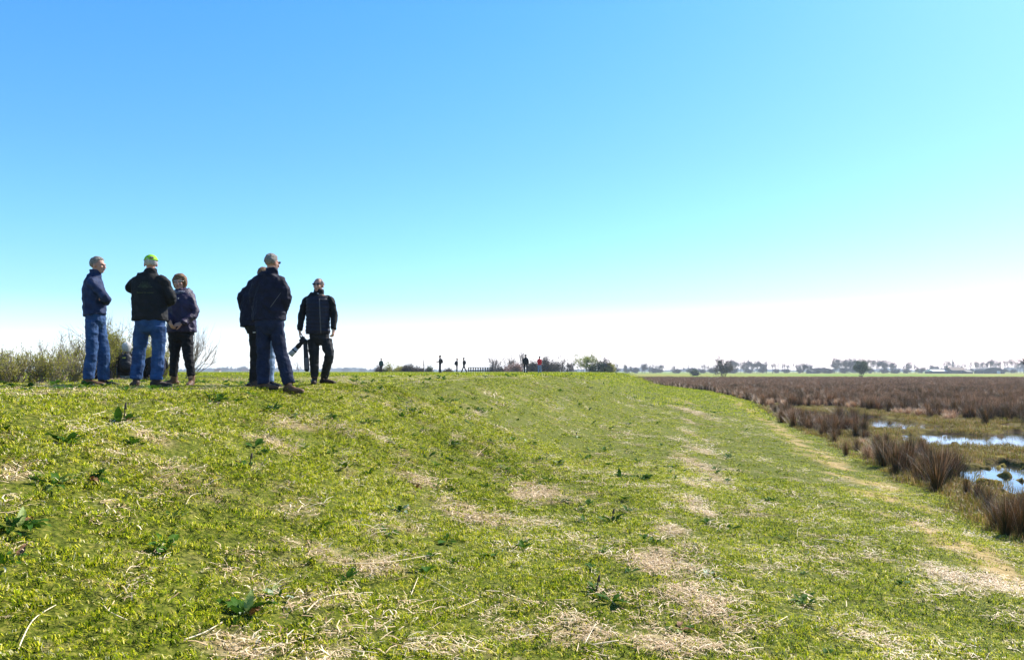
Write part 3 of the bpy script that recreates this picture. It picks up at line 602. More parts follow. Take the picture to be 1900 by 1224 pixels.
# man with the lime cap, back to the camera
y = 10.2; f = FA(279, 3)
J = dict(head=c1(655, 172, y), shL=c1(538, 300, y), elL=c1(488, 372, y+.10), wrL=c1(560, 390, y+.30), shR=c1(765, 302, y), elR=c1(820, 462, y+.04), wrR=c1(770, 500, y+.28), hdL=(V((.6, .6, .2)), V((0, 0, -1)), .6), hdR=(V((-.5, .7, .1)), V((0, 0, 1)), .6))
legs = dict(L=(c1(583, 690, y), c1(562, 880, y+.02), c1(535, 1108, y)), R=(c1(716, 690, y), c1(716, 880, y+.02), c1(702, 1112, y)))
tor = [(c1(650, 635, y), .232, .165), (c1(650, 540, y), .228, .17), (c1(648, 400, y), .240, .155), (c1(646, 310, y), .225, .12), (c1(648, 268, y), .17, .098)]
b2 = ground_under(c1(620, 1150, y))
man2, lat, hf = person(b2, 'white haired man seen from behind in a lime green cap, black fleece and blue jeans', J, f, tor, dict(neck=c1(653, 226, y), collar=.03), legs,
    M['black'], M['jeans'], M['dbrown'], M['white'], seed=2, jeans_r=(.108, .086, .082), toes=dict(L=FA(279, -15), R=FA(279, 70)), sleeve=(.085, .074, .060), face=False)
def cap(parent, base, c, f, m):
    u = UP; r = f.cross(u).normalized(); mb = MB(); n, k_ = 10, 24
    for i in range(n+1):
        a = (math.pi*.5)*i/n
        for k in range(k_):
            t = 2*math.pi*k/k_; mb.v.append(tuple(c+r*.089*math.sin(a)*math.cos(t)+f*(.108*math.sin(a)*math.sin(t)-.010)+u*(.085*math.cos(a)+.040)-base)); mb.t.append(.5)
    for i in range(n):
        for k in range(k_): mb.f.append((i*k_+k, (i+1)*k_+k, (i+1)*k_+(k+1) % k_, i*k_+(k+1) % k_)); mb.m.append(0)
    o = link('cap', mb.mesh('cap', m), parent); mb = MB()
    ell(mb, c+f*.13+u*.030-base, (r, (f-u*.35).normalized(), u), (.070, .075, .006), 6, 16); link('peak', mb.mesh('peak', m), o)
    mb = MB(); ell(mb, c-f*.113+u*.066-base, (r, f, u), (.030, .012, .018), 6, 12); link('rear_opening', mb.mesh('rear_opening', M['grey']), o)
    part_tube('cap_band', o, base, [c+r*.091*math.cos(t)+f*(.110*math.sin(t)-.010)+u*.042 for t in [6.2832*i/24 for i in range(25)]], .004, m)
cap(man2, b2, J['head']+V((0, 0, .004)), FA(279, -4), M['lime'])
# print on his back: lotus outline and lettering, laid on the cloth
jk = [o for o in man2.children if o.name.startswith('jacket')][0]
bv = BVHTree.FromPolygons([v.co+b2 for v in jk.data.vertices], [list(p.vertices) for p in jk.data.polygons])
def onback(u_, v_, off=.003):
    p = P(u_, v_, 9.0); d = (P(u_, v_, 11)-p).normalized(); h = bv.ray_cast(p, d)[0]
    return (h-d*off) if h is not None else P(u_, v_, 10.05)
def pt(px, py): return (240+px/23.75, 505+py/23.75)
def petal(cx, cy, ang, L_, w_):
    out = []
    for t in np.linspace(0, 1, 12): out.append((t*L_, w_*math.sin(math.pi*t**.8)))
    out += [(x, -yv) for x, yv in reversed(out)]
    return [(cx+x*math.cos(ang)-yv*math.sin(ang), cy-x*math.sin(ang)-yv*math.cos(ang)) for x, yv in out]
mb = MB()
for ang, L_, w_ in ((90, 240, 52), (62, 255, 48), (118, 255, 48), (38, 270, 46), (142, 270, 46), (18, 270, 34), (162, 270, 34), (2, 330, 26), (178, 330, 26)):
    pp = [onback(*pt(x, yv)) for x, yv in petal(685, 640, R(ang), L_, w_)]; tube(mb, [p-b2 for p in pp], [.0028]*len(pp), 4)
pp = [onback(*pt(x, yv)) for x, yv in ((380, 655), (520, 660), (640, 690), (685, 740), (730, 690), (860, 660), (1010, 655))]; tube(mb, [p-b2 for p in pp], [.0032]*len(pp), 4)
link('lotus_print', mb.mesh('lotus_print', M['print']), man2)
fc = bpy.data.curves.new('lettering', 'FONT'); fc.body = 'Beleef de natuur'; fc.resolution_u = 3; fo = bpy.data.objects.new('tmp', fc); C.objects.link(fo)
dg = bpy.context.evaluated_depsgraph_get(); tm = bpy.data.meshes.new_from_object(fo.evaluated_get(dg)); bpy.data.objects.remove(fo)
xx = [v.co.x for v in tm.vertices]; wdt = max(xx); mb = MB(); tm.calc_loop_triangles()
vv = [onback(*pt(325+v.co.x/wdt*755, 925-v.co.y*105), .004)-b2 for v in tm.vertices]
mb.add(vv, [tuple(p.vertices) for p in tm.polygons]); link('lettering', mb.mesh('lettering', mat('lime_print', (.085, .11, .03), rough=.7), False), man2)

# woman in the purple coat, facing the camera
y = 11.3; f = FA(333, 186)
J = dict(head=c1(888, 322, y), shL=c1(978, 442, y), elL=c1(1010, 580, y-.03), wrL=c1(912, 652, y-.22), shR=c1(838, 442, y), elR=c1(806, 560, y), wrR=c1(806, 628, y-.2), hdL=(V((-.85, -.1, -.25)), V((-.2, .5, -.5)), .7), hdR=(V((.35, -.2, -.7)), V((.5, .5, 0)), .7))
legs = dict(R=(c1(850, 770, y), c1(848, 905, y-.02), c1(836, 1085, y)), L=(c1(948, 770, y), c1(957, 905, y-.02), c1(984, 1085, y)))
tor = [(c1(906, 728, y), .222, .155), (c1(906, 620, y), .205, .15), (c1(905, 500, y), .205, .145), (c1(906, 440, y), .195, .11), (c1(900, 415, y), .15, .09)]
b3 = ground_under(c1(910, 1150, y))
wom, lat, hf = person(b3, 'woman with glasses in a dark purple coat, black trousers and brown boots', J, f, tor, dict(neck=c1(895, 398, y), collar=.04), legs, M['purple'], M['blk'], M['brown'], M['blond'], 'long', boot=True, seed=3,
    jeans_r=(.098, .076, .058), sleeve=(.078, .068, .056), hs_=1.04, headf=FA(333, 197), jname='coat', toes=dict(L=V((.15, -1, 0)), R=V((-.75, -.6, 0))), amp=.020)
glasses(wom, b3, J['head'], FA(333, 197), .95, M['metal'])
mb = MB(); nn = c1(893, 392, y); tube(mb, [nn+V((math.cos(t)*.088, math.sin(t)*.082, -.012+.02*math.sin(t))) -b3 for t in [6.2832*i/18 for i in range(19)]], [.030]*19, 8); link('scarf', mb.mesh('scarf', M['scarf']), wom)
mb = MB(); tube(mb, [c1(950, 375, y+.04)-b3, c1(975, 400, y+.06)-b3, c1(965, 430, y+.08)-b3, c1(900, 425, y+.13)-b3], [.03, .045, .045, .03], 8); link('hood', mb.mesh('hood', M['purple']), wom)
for q in ((878, 452), (968, 408)):
    mb = MB(); ell(mb, c1(*q, y-.155)-b3, (V((1, 0, 0)), V((0, 1, 0)), UP), (.011, .006, .011), 5, 8); link('snap_button', mb.mesh('snap_button', M['printw']), wom)

# two people behind the tall man
y = 10.75; f = FA(485, 25)
J = dict(head=c2(292, 256, y), shL=c2(172, 352, y), elL=c2(122, 440, y+.02), wrL=c2(150, 560, y+.12), shR=c2(330, 352, y), elR=c2(350, 470, y), wrR=c2(300, 560, y+.15), hdL=None, hdR=None)
legs = dict(L=(c2(222, 715, y), c2(226, 880, y+.02), c2(212, 1098, y)), R=(c2(290, 715, y), c2(292, 880, y+.02), c2(286, 1098, y+.05)))
tor = [(c2(218, 655, y), .215, .15), (c2(215, 560, y), .20, .15), (c2(232, 430, y), .205, .145), (c2(250, 350, y), .19, .115), (c2(262, 320, y), .14, .09)]
b4 = ground_under(c2(250, 1120, y)); p4, lat, hf = person(b4, 'person in dark navy jacket half hidden behind the tall grey haired man, elbow out', J, f, tor, dict(neck=c2(275, 312, y), collar=.03), legs, M['navy2'], M['blk'], M['dbrown'], M['blond'], seed=4, hs_=.97,
    jeans_r=(.09, .075, .062), sleeve=(.082, .076, .062), toes=dict(L=V((-.5, .5, 0)), R=V((.2, .9, 0))), face=False)
mb = MB(); box(mb, c2(218, 703, y-.13)-b4, (.018, .003, .007)); link('pocket_print', mb.mesh('pocket_print', M['printw']), p4)
y = 11.1; f = FA(495, 160)
J = dict(head=c2(345, 345, y), shL=c2(395, 425, y), elL=c2(405, 510, y), wrL=c2(370, 560, y-.1), shR=c2(300, 425, y), elR=c2(285, 510, y), wrR=c2(310, 560, y-.1), hdL=None, hdR=None)
legs = dict(R=(c2(292, 680, y), c2(288, 880, y), c2(284, 1085, y)), L=(c2(362, 680, y), c2(346, 880, y), c2(340, 1088, y)))
tor = [(c2(338, 640, y), .15, .12), (c2(338, 560, y), .15, .12), (c2(342, 470, y), .155, .12), (c2(345, 430, y), .15, .1), (c2(345, 412, y), .12, .08)]
p5, lat, hf = person(ground_under(c2(320, 1110, y)), 'person hidden behind the tall grey haired man, only pale jeans leg showing', J, f, tor, dict(neck=c2(345, 398, y), collar=.02), legs, M['navy2'], M['pjeans'], M['gry'], M['blond'], seed=5, hs_=.9, jeans_r=(.08, .068, .064), sleeve=(.062, .055, .05),
    toes=dict(L=V((.9, -.4, 0)), R=V((.2, -.9, 0))))
# tall grey haired man, back to the camera
y = 10.0; f = FA(500, 14)
J = dict(head=c2(358, 158, y), shL=c2(256, 285, y-.03), elL=c2(222, 430, y), wrL=c2(245, 545, y+.1), shR=c2(432, 305, y), elR=c2(468, 425, y-.02), wrR=c2(440, 545, y+.06), hdL=None, hdR=(V((-.3, .5, -.6)), V((-1, 0, 0)), .5))
legs = dict(L=(c2(290, 680, y), c2(290, 880, y+.02), c2(288, 1112, y-.05)), R=(c2(390, 670, y), c2(432, 870, y+.02), c2(492, 1108, y-.02)))
tor = [(c2(335, 612, y), .232, .165), (c2(335, 520, y), .222, .16), (c2(345, 400, y), .215, .15), (c2(347, 310, y), .215, .125), (c2(346, 262, y), .175, .105)]
b6 = ground_under(c2(370, 1150, y)); p6, lat, hf = person(b6, 'tall grey haired man seen from behind in a dark navy jacket and brown shoes', J, f, tor, dict(neck=c2(356, 216, y), collar=.035), legs, M['navy2'], M['djeans'], M['brown'], M['grey'], seed=6,
    jeans_r=(.104, .088, .082), sleeve=(.092, .082, .066), headf=FA(500, 52), toes=dict(L=V((.95, -.15, 0)), R=V((.97, -.12, 0))), face=False, amp=.020)
bvj = [o for o in p6.children if o.name.startswith('jacket')][0]
bv6 = BVHTree.FromPolygons([v.co+b6 for v in bvj.data.vertices], [list(p.vertices) for p in bvj.data.polygons])
def on6(cx, cy):
    p = c2(cx, cy, 9.0); d = (c2(cx, cy, 11)-p).normalized(); h = bv6.ray_cast(p, d)[0]; return h-d*.002 if h is not None else c2(cx, cy, 9.85)
part_tube('pocket_piping', p6, b6, [on6(345+80*t, 505-110*t) for t in np.linspace(0, 1, 8)], .0045, M['zip'])
glasses(p6, b6, J['head'], FA(500, 52), 1.0, M['glass'])

# bald man with sunglasses and camera
y = 12.0; f = FA(590, 184)
J = dict(head=c2(722, 334, y), shR=c2(628, 440, y), elR=c2(592, 560, y-.02), wrR=c2(574, 682, y-.06), shL=c2(818, 440, y), elL=c2(843, 565, y+.02), wrL=c2(840, 672, y-.06), hdR=(V((.08, -.05, -1)), V((.9, .2, 0)), .55), hdL=(V((-.05, -.1, -1)), V((-.9, .2, 0)), .75))
legs = dict(R=(c2(680, 765, y), c2(688, 900, y-.02), c2(690, 1055, y)), L=(c2(782, 765, y), c2(806, 880, y-.04), c2(768, 1058, y+.12)))
tor = [(c2(717, 712, y), .192, .14), (c2(718, 620, y), .185, .14), (c2(722, 500, y), .195, .14), (c2(722, 430, y), .19, .11), (c2(722, 408, y), .15, .09)]
b7 = ground_under(c2(730, 1110, y)); p7, lat, hf = person(b7, 'bald man in sunglasses and quilted navy jacket holding a camera by its strap', J, f, tor, dict(neck=c2(724, 386, y), collar=.045), legs, M['black'], M['gry'], M['dbrown'], M['grey'], 'fringe', boot=True, seed=7,
    jeans_r=(.098, .078, .062), sleeve=(.074, .064, .052), headf=FA(590, 204), toes=dict(R=FA(590, 185), L=FA(590, 125)))
glasses(p7, b7, J['head'], FA(590, 204), 1.05, M['glass'])
def qd(p): return .013*abs(math.sin((p.z)*math.pi/.062))**.6
mb = MB(); loft(mb, [p for p, a, b_ in tor[:4]], [(a*.985, b_*1.045) for p, a, b_ in tor[:4]], lat, 20, dome=False); fuse(mb, 'quilted_panel', M['quilt'], p7, b7, .008, folds(9, .006, 8, 8, qd), 1)
qb = [o for o in p7.children if o.name.startswith('quilted')][0]; bv7 = BVHTree.FromPolygons([v.co+b7 for v in qb.data.vertices], [list(p.vertices) for p in qb.data.polygons])
def on7(cx, cy):
    p = c2(cx, cy, 11.0); d = (c2(cx, cy, 13)-p).normalized(); h = bv7.ray_cast(p, d)[0]; return h-d*.003 if h is not None else c2(cx, cy, y-.15)
part_tube('zip', p7, b7, [on7(728+12*t, 440+270*t) for t in np.linspace(0, 1, 14)], .008, M['zip'])
mb = MB(); nn = c2(714, 405, y-.065); ell(mb, nn-b7, (V((1, 0, 0)), V((0, 1, 0)), UP), (.030, .025, .028), 6, 10); link('shirt_collar', mb.mesh('shirt_collar', M['printw']), p7)
# camera hanging from his hand
cb = c2(606, 765, 11.85); camr = empty('camera_with_long_lens', cb, 'black camera with long pale telephoto lens hanging from the bald man\'s hand', 'camera')
ax = (c2(498, 882, 11.80)-cb); d = ax.normalized(); e1 = V((0, 1, 0)); e2 = d.cross(e1)
def cyl(name, p0, p1, r0, r1, m, par=camr):
    mb = MB(); tube(mb, [d*p0, d*((p0+p1)/2), d*p1], [r0, (r0+r1)/2, r1], 16); return link(name, mb.mesh(name, m, True), par)
L_ = ax.length
mb = MB(); bx_ = [(-.035, .05), (.035, .05)];
def obox(name, c, h, m, par=camr):
    mb = MB(); vs_ = [c+d*x*h[0]+e1*y_*h[1]+e2*z*h[2] for x in (-1, 1) for y_ in (-1, 1) for z in (-1, 1)]
    mb.add(vs_, [(0,1,3,2),(4,6,7,5),(0,4,5,1),(2,3,7,6),(0,2,6,4),(1,5,7,3)]); o = link(name, mb.mesh(name, m, False), par)
    bv_ = o.modifiers.new('round', 'BEVEL'); bv_.width = .008; bv_.segments = 2; return o
bd = obox('camera_body', d*.0, (.034, .062, .048), M['cam']); obox('viewfinder', e2*.055, (.022, .028, .014), M['cam'], bd); obox('grip', e1*-.06+d*.015, (.03, .016, .045), M['cam'], bd)
cyl('lens_barrel', .03, L_*.52, .033, .036, M['cam']); cyl('zoom_ring', L_*.30, L_*.45, .040, .040, M['sole']); cyl('lens_hood', L_*.52, L_, .040, .047, M['lens']); cyl('hood_ring', L_*.66, L_*.72, .0455, .0455, M['cam'])
def ribbon(name, pts, wv, m, th=.004, par=camr):
    mb = MB(); N_ = len(pts)
    for i, p in enumerate(pts):
        dd = (pts[min(i+1, N_-1)]-pts[max(i-1, 0)]).normalized(); nn = dd.cross(wv).normalized()*th
        for a, b_ in ((1, 1), (-1, 1), (-1, -1), (1, -1)): mb.v.append(tuple(p+wv*a+nn*b_-cb)); mb.t.append(.5)
    for i in range(N_-1):
        for k in range(4): mb.f.append((i*4+k, i*4+(k+1) % 4, i*4+4+(k+1) % 4, i*4+4+k)); mb.m.append(0)
    mb.f += [(0, 1, 2, 3), (N_*4-1, N_*4-2, N_*4-3, N_*4-4)]; mb.m += [0, 0]; return link(name, mb.mesh(name, m, False), par)
Z0 = 11.85; sp_ = lambda pts: [c2(a, b_, Z0+c_) for a, b_, c_ in pts]
ribbon('strap', sp_([(600, 735, 0), (612, 775, -.02), (616, 850, -.04), (618, 940, -.04), (622, 1000, -.01), (632, 1008, .01), (640, 990, .03), (636, 920, .04), (628, 850, .03), (622, 780, .01)]), V((.020, .012, 0)), M['strap'])
ribbon('strap_pad', sp_([(626, 900, -.05), (627, 950, -.05), (629, 990, -.04)]), V((.028, .01, 0)), M['strapg'], .006)
ribbon('strap', sp_([(578, 735, -.03), (590, 752, -.02), (602, 762, 0)]), V((.012, .01, 0)), M['strap'])

# generic figures, standing or walking, for the people further off
def figure(base, h, yaw, label, jm, tm, sm=None, hm=None, stride=0.0, arms='down', lean=0.0, group=None, seed=0, wide=1.0, capm=None, coarse=True, kind='short'):
    f = V((math.cos(yaw), math.sin(yaw), 0)); r = V((f.y, -f.x, 0)); k = h/1.78; u = UP
    q = lambda a, b_, c_: base+(f*(a+lean*c_*.6)+r*b_+u*c_)*k
    J = dict(head=q(.02+lean*.1, 0, 1.655), shL=q(0, -.165*wide, 1.40), shR=q(0, .165*wide, 1.40))
    for s_, sg in (('L', -1), ('R', 1)):
        if arms == 'down': el_, wr, hd = (-.03, sg*.235, 1.12), (.04, sg*.235, .88), V((f.x*.2, f.y*.2, -1))
        elif arms == 'point' and s_ == 'L': el_, wr, hd = (.12, sg*.17, 1.18), (.30, sg*.14, 1.10), f*1.0
        elif arms == 'swing': el_, wr, hd = (-.08*sg*1.2, sg*.24, 1.13), (.10*sg, sg*.24, .90), V((0, 0, -1))
        else: el_, wr, hd = (-.02, sg*.19, 1.12), (.10, sg*.10, 1.06), -r*sg
        J['el'+s_] = q(*el_); J['wr'+s_] = q(*wr); J['hd'+s_] = (hd, -r*sg, .4)
    lg = {}
    for s_, sg in (('L', -1), ('R', 1)):
        st = stride*sg; kn = base+(f*(st*.5+.02)+r*sg*.10+u*.48)*k; an = base+(f*st+r*sg*.10+u*(.10+max(0, -st)*.12))*k
        lg[s_] = (q(0, sg*.095, .88), kn, an)
    tor = [(q(0, 0, .86), .185*wide*k, .135*k), (q(0, 0, 1.02), .175*wide*k, .13*k), (q(0, 0, 1.22), .195*wide*k, .15*k), (q(0, 0, 1.38), .185*wide*k, .12*k), (q(0, 0, 1.43), .14*k, .085*k)]
    root, lat, hf = person(base, label, J, f, tor, dict(neck=q(.0, 0, 1.50), collar=.03), lg, jm, tm, sm or M['dbrown'], hm or M['dhair'], kind, group=group, vox=.018 if coarse else .010, coarse=coarse, seed=seed, amp=.014, hs_=k*1.12, sleeve=(.07*wide, .06, .05), jeans_r=(.09, .075, .065), face=False)
    return root, f, q
def at(u, v_feet, Yd): p = P(u, v_feet, Yd); return V((p.x, Yd, gz(p.x, Yd)))
figure(at(707, 692, 88), 1.74, R(95), 'distant walker in a green jacket and brown trousers, furthest left on the horizon', M['green'], M['tan'], stride=.03, seed=21)
r_, f_, q_ = figure(at(816.5, 693, 72), 1.76, R(195), 'distant hiker in dark clothes pointing ahead, wearing a backpack', M['black'], M['djeans'], arms='point', seed=22, stride=.06)
backpack(r_, None, q_(-.17, 0, 1.20), -f_, M['strap'], .95, 'dark backpack on the pointing hiker')
r_, f_, q_ = figure(at(847.5, 692, 84), 1.68, R(10), 'distant hiker in black with a dark backpack, just left of the bridge railing', M['black'], M['blk'], arms='fold', seed=23, lean=.02)
backpack(r_, None, q_(-.17, 0, 1.18), -f_, M['strap'], 1.0, 'dark backpack worn by the hiker in black left of the railing')
r_, f_, q_ = figure(at(861, 692, 82), 1.72, R(170), 'distant hiker in black striding along with lowered head, beside the bridge railing', M['black'], M['blk'], stride=.34, arms='fold', seed=24, lean=.03)
backpack(r_, None, q_(-.15, 0, 1.22), -f_, M['black'], .9, 'small dark backpack on the striding hiker')
figure(at(975.5, 693, 69), 1.80, R(90), 'distant man in black seen from behind, walking away beside a person in red', M['black'], M['blk'], stride=.10, arms='down', seed=25, wide=1.0)
figure(at(1001, 692, 72), 1.66, R(80), 'distant person in a bright red jacket and pale jeans, walking away', M['red'], M['pjeans'], stride=.14, arms='fold', seed=26, wide=1.05)

# the three people sitting behind the group
def seated(base, f, label, jm, tm, hm, kind='short', seed=0, s=1.0):
    r = V((f.y, -f.x, 0)); u = UP; q = lambda a, b_, c_: base+(f*a+r*b_+u*c_)*s
    J = dict(head=q(.06, 0, .76), shL=q(.02, -.17, .54), shR=q(.02, .17, .54), elL=q(.12, -.26, .34), elR=q(.12, .26, .34), wrL=q(.38, -.16, .36), wrR=q(.38, .16, .36), hdL=(f*1.0, -u, .5), hdR=(f*1.0, -u, .5))
    lg = dict(L=(q(.04, -.10, .10), q(.42, -.16, .42), q(.70, -.14, .08)), R=(q(.04, .10, .10), q(.42, .16, .42), q(.70, .14, .08)))
    tor = [(q(.0, 0, .14), .19, .145), (q(-.03, 0, .28), .18, .14), (q(-.02, 0, .44), .19, .135), (q(0, 0, .53), .18, .11), (q(.01, 0, .57), .13, .085)]
    root, lat, hf = person(base, label, J, f, tor, dict(neck=q(.02, 0, .63), collar=.03), lg, jm, tm, M['dbrown'], hm, kind, vox=.013, coarse=True, seed=seed, amp=.012, face=False, hs_=s)
    return root, q
def atg(u, Yd): x_ = P(u, 700, Yd).x; return V((x_, Yd, gz(x_, Yd)))
f = FA(233, 4); bs_ = atg(233, 18.0); rt, q = seated(bs_, f, 'seated person with blonde grey hair and pale jeans between the standing men', M['black'], M['pjeans'], M['white'], 'long', 31, 1.04)
bk = backpack(rt, None, q(-.24, .02, .40), -f, M['strap'], .95, 'black backpack with yellow-green label on the seated blonde person'); mb = MB(); box(mb, V((0, -.115, .12)), (.035, .004, .009)); link('label', mb.mesh('label', M['ylw']), bk)
f = FA(181, 8); bs_ = atg(181, 17.8); rt, q = seated(bs_, f, 'white haired person in dark clothes sitting behind the legs of the man with crossed arms', M['navy2'], M['blk'], M['white'], 'short', 32)
f = FA(289, -8); bs_ = atg(289, 17.8); rt, q = seated(bs_, f, 'dark clothed person sitting behind the right leg of the man in the lime cap', M['black'], M['blk'], M['dhair'], 'short', 33, .92)
backpack(rt, None, q(-.22, .04, .34), -f, M['navy2'], 1.0, 'dark backpack on the person sitting behind the lime-capped man')

# ------------------------------------------------------------------ shrubs and trees
m_bark = mat('bark', (.085, .065, .05), (.05, .038, .03), 8, .9, .3, 30)
m_twig = mat('twigs', (.14, .105, .085), (.08, .06, .05), 6, .9)
m_twigp = mat('pale_twigs', (.30, .25, .19), (.18, .14, .10), 6, .9)
m_olive = mat('olive_spring_leaves', (.42, .40, .05), (.22, .20, .04), 2.5, .6, trans=.35)
m_yell = mat('yellow_green_leaves', (.36, .38, .06), (.20, .24, .05), .5, .6, trans=.35)
m_darkl = mat('dark_green_leaves', (.05, .09, .025), (.03, .05, .018), .5, .6, trans=.2)
m_bud = mat('grey_brown_buds', (.13, .10, .085), (.075, .06, .055), .3, .85, trans=.15)
m_pink = mat('pinkish_buds', (.42, .24, .20), (.28, .16, .12), .5, .8, trans=.2)
m_dbud = mat('dark_purple_brown_buds', (.075, .055, .055), (.045, .035, .038), .3, .85)
def leafq(mb, p, s, tone=.5):
    a = Vector((random.gauss(0, 1), random.gauss(0, 1), random.gauss(0, 1))).normalized(); b = a.cross(Vector((random.gauss(0, 1), random.gauss(0, 1), random.gauss(0, 1)))).normalized()
    mb.add([p-a*s, p+b*s*.5, p+a*s, p-b*s*.5], [(0, 1, 2, 3)], tone)
def plant(h, w_, stems, levels, ratio, r0, leaf, leaves, kids=3, upw=.35, spread=.7, seed=0, lean=(0, 0), clear=.0, n0=5, jit=.25, taper=.52, thin=0):
    """returns (wood, foliage) builders; branches are real tapered tubes, leaves small separate faces"""
    random.seed(seed); wd = MB(); lf = MB(); tips = []
    def grow(p, d, L_, r, lv):
        k = 3; pts = [p]; q = d.copy()
        for i in range(k):
            q = (q+Vector((random.gauss(0, jit), random.gauss(0, jit), random.gauss(0, jit)+upw*.25))*.5).normalized(); pts.append(pts[-1]+q*L_/k)
        rr = [r, r*.85, r*.7, r*.5]; tube(wd, pts, rr, n0 if lv == levels else 3)
        if lv == 0 or L_ < h*.02: tips.append((pts[-1], q)); tips.append((pts[2], q)); return
        for i in range(kids):
            t = random.uniform(.35, 1) if i else 1; b = pts[0].lerp(pts[-1], t) if t < 1 else pts[-1]
            if t < 1: j = min(2, int(t*3)); b = pts[j].lerp(pts[j+1], t*3-j)
            nd = (q+Vector((random.gauss(0, spread), random.gauss(0, spread), random.gauss(0, spread*.6)+upw*.5))).normalized()
            grow(b, nd, L_*ratio*random.uniform(.6, 1.3), r*taper, lv-1)
    for s_ in range(stems):
        a = random.uniform(0, 6.28); o_ = 0 if stems == 1 else w_*.12
        d = Vector((math.cos(a)*w_*.35+lean[0], math.sin(a)*w_*.35+lean[1], h*.7)).normalized() if stems > 1 else Vector((lean[0]*.1, lean[1]*.1, 1)).normalized()
        grow(Vector((math.cos(a)*o_, math.sin(a)*o_, -.1)), d, h*(.42 if stems > 1 else .42), r0, levels)
    mx_ = np.percentile([p.z for p, q in tips], 97); k = h/mx_; mw = np.percentile([math.hypot(p.x, p.y) for p, q in tips], 90); kw = (w_/2)/mw if mw > 0 else 1
    tips = [(Vector((p.x*kw, p.y*kw, p.z*k)), q) for p, q in tips]; wd.v = [(x*kw, y*kw, z*k) for x, y, z in wd.v]
    for p, q in tips:
        for i in range(leaves):
            if p.z > clear and random.random() > thin*max(0, p.z/h-.25)*1.33: leafq(lf, p+Vector((random.gauss(0, 1), random.gauss(0, 1), random.gauss(0, .8)))*leaf*2.2, leaf*random.uniform(.5, 1.3))
    return wd, lf
def place_plant(name, base, wd, lf, mw, ml, label, cat, group=None, names=('stems', 'foliage'), cache={}):
    o = empty(name, base, label, cat, group)
    if wd.v: link(names[0], wd.mesh(names[0], mw, True), o)
    if lf is not None and lf.v: link(names[1], lf.mesh(names[1], ml, False), o)
    return o
# shrubs on the back slope at the left
SH = [(-55,14.6,644,95,0),(-20,13.8,655,80,0),(12,14.3,645,85,0),(42,13.9,652,80,0),(72,14.8,650,85,0),(98,14.0,652,60,0),(122,15.6,622,80,1),(150,16.6,626,70,1),(185,17.5,632,60,1),(60,13.3,668,110,0),(0,13.2,668,110,0)]
lbs = ['twiggy olive shrub in the hedge at the left picture edge', 'taller branching shrub beside the man with crossed arms']
for i, (u_, y_, tv, wpx, k) in enumerate(SH):
    g = atg(u_, y_); h = P(u_, tv, y_).z-g.z; wm_ = wpx/F*y_*1.25
    wd, lf = plant(h, wm_*(1 if tv < 660 else 1.3), 12 if k == 0 else 9, 3, .66, .010, .014, 6, 3 if tv < 660 else 4, .75, .36, seed=300+i, taper=.66, thin=.7)
    place_plant('shrub', g, wd, lf, m_twig if k else m_twigp, m_olive, lbs[k], 'shrub', ['twiggy shrubs in the hedge at the left edge', 'taller shrubs behind the man with crossed arms'][k])
for i, (u_, y_, tv, wpx, lb) in enumerate([(232, 20.5, 610, 85, 'dense olive-green shrub behind the seated person with blonde grey hair'), (206, 20.8, 640, 60, 'lower olive shrub just right of the man with crossed arms'), (275, 20.6, 650, 60, 'olive shrub seen between the legs of the lime-capped man')]):
    g = atg(u_, y_); g.z = min(g.z, -.5); h = P(u_, tv, y_).z-g.z; wm_ = wpx/F*y_*1.2
    wd, lf = plant(h, wm_, 15, 3, .64, .012, .020, 9, 4, .6, .42, seed=340+i, taper=.60, thin=.5); place_plant('shrub', g, wd, lf, m_twig, m_olive, lb, 'shrub')
for i, (u_, y_, tv, wpx, lean, lb) in enumerate([(262, 22.5, 556, 180, (-.3, 0), 'bare grey branched shrub rising behind the lime-capped man'), (322, 22.0, 606, 150, (.5, 0), 'bare shrub with long thin twigs behind the woman in purple')]):
    g = atg(u_, y_); h = P(u_, tv, y_).z-g.z; wm_ = wpx/F*y_
    wd, lf = plant(h, wm_, 6, 3, .68, .015, .012, 0, 4, .25, .42, seed=360+i, lean=lean, jit=.14, taper=.66); place_plant('bare_shrub', g, wd, None, m_twigp if i else m_twig, None, lb, 'shrub')

# shrubs and trees beyond the far end of the dike
def far_plant(name, u_, Yd, tv, wpx, kind, label, group=None, seed=0):
    g = atg(u_, Yd); h = max(1.0, P(u_, tv, Yd).z-g.z); wm_ = wpx/F*Yd; px = Yd/F*1.86      # px: one render pixel in metres, sets leaf clump size
    if kind == 'bare': wd, lf = plant(h, wm_, 1, 4, .70, h*.022, px*.32, 2, 3, .35, .55, seed=seed, n0=6, taper=.62)
    elif kind == 'sapling': wd, lf = plant(h, wm_, 1, 2, .5, h*.018, px*.3, 1, 4, .9, .25, seed=seed)
    elif kind == 'fork': wd, lf = plant(h, wm_, 4, 3, .72, h*.018, px*.32, 2, 4, .55, .4, seed=seed, taper=.62)
    else: wd, lf = plant(h, wm_, 9, 3, .72, h*.014, px*.55, 11 if name == 'round_tree' else 9, 3, .25 if name == 'round_tree' else .35, .7, seed=seed)
    mm = dict(bare=(m_twig, m_bud), sapling=(m_twig, m_bud), fork=(m_twig, m_bud), bush=(m_bark, m_bud), olive=(m_bark, m_olive), yellow=(m_bark, m_yell), dark=(m_bark, m_darkl), pink=(m_twigp, m_pink))[kind]
    return place_plant(name, g, wd, lf, mm[0], mm[1], label, 'tree' if 'tree' in name or name == 'sapling' else 'shrub', group, ('trunk', 'crown') if 'tree' in name else ('stems', 'foliage'))
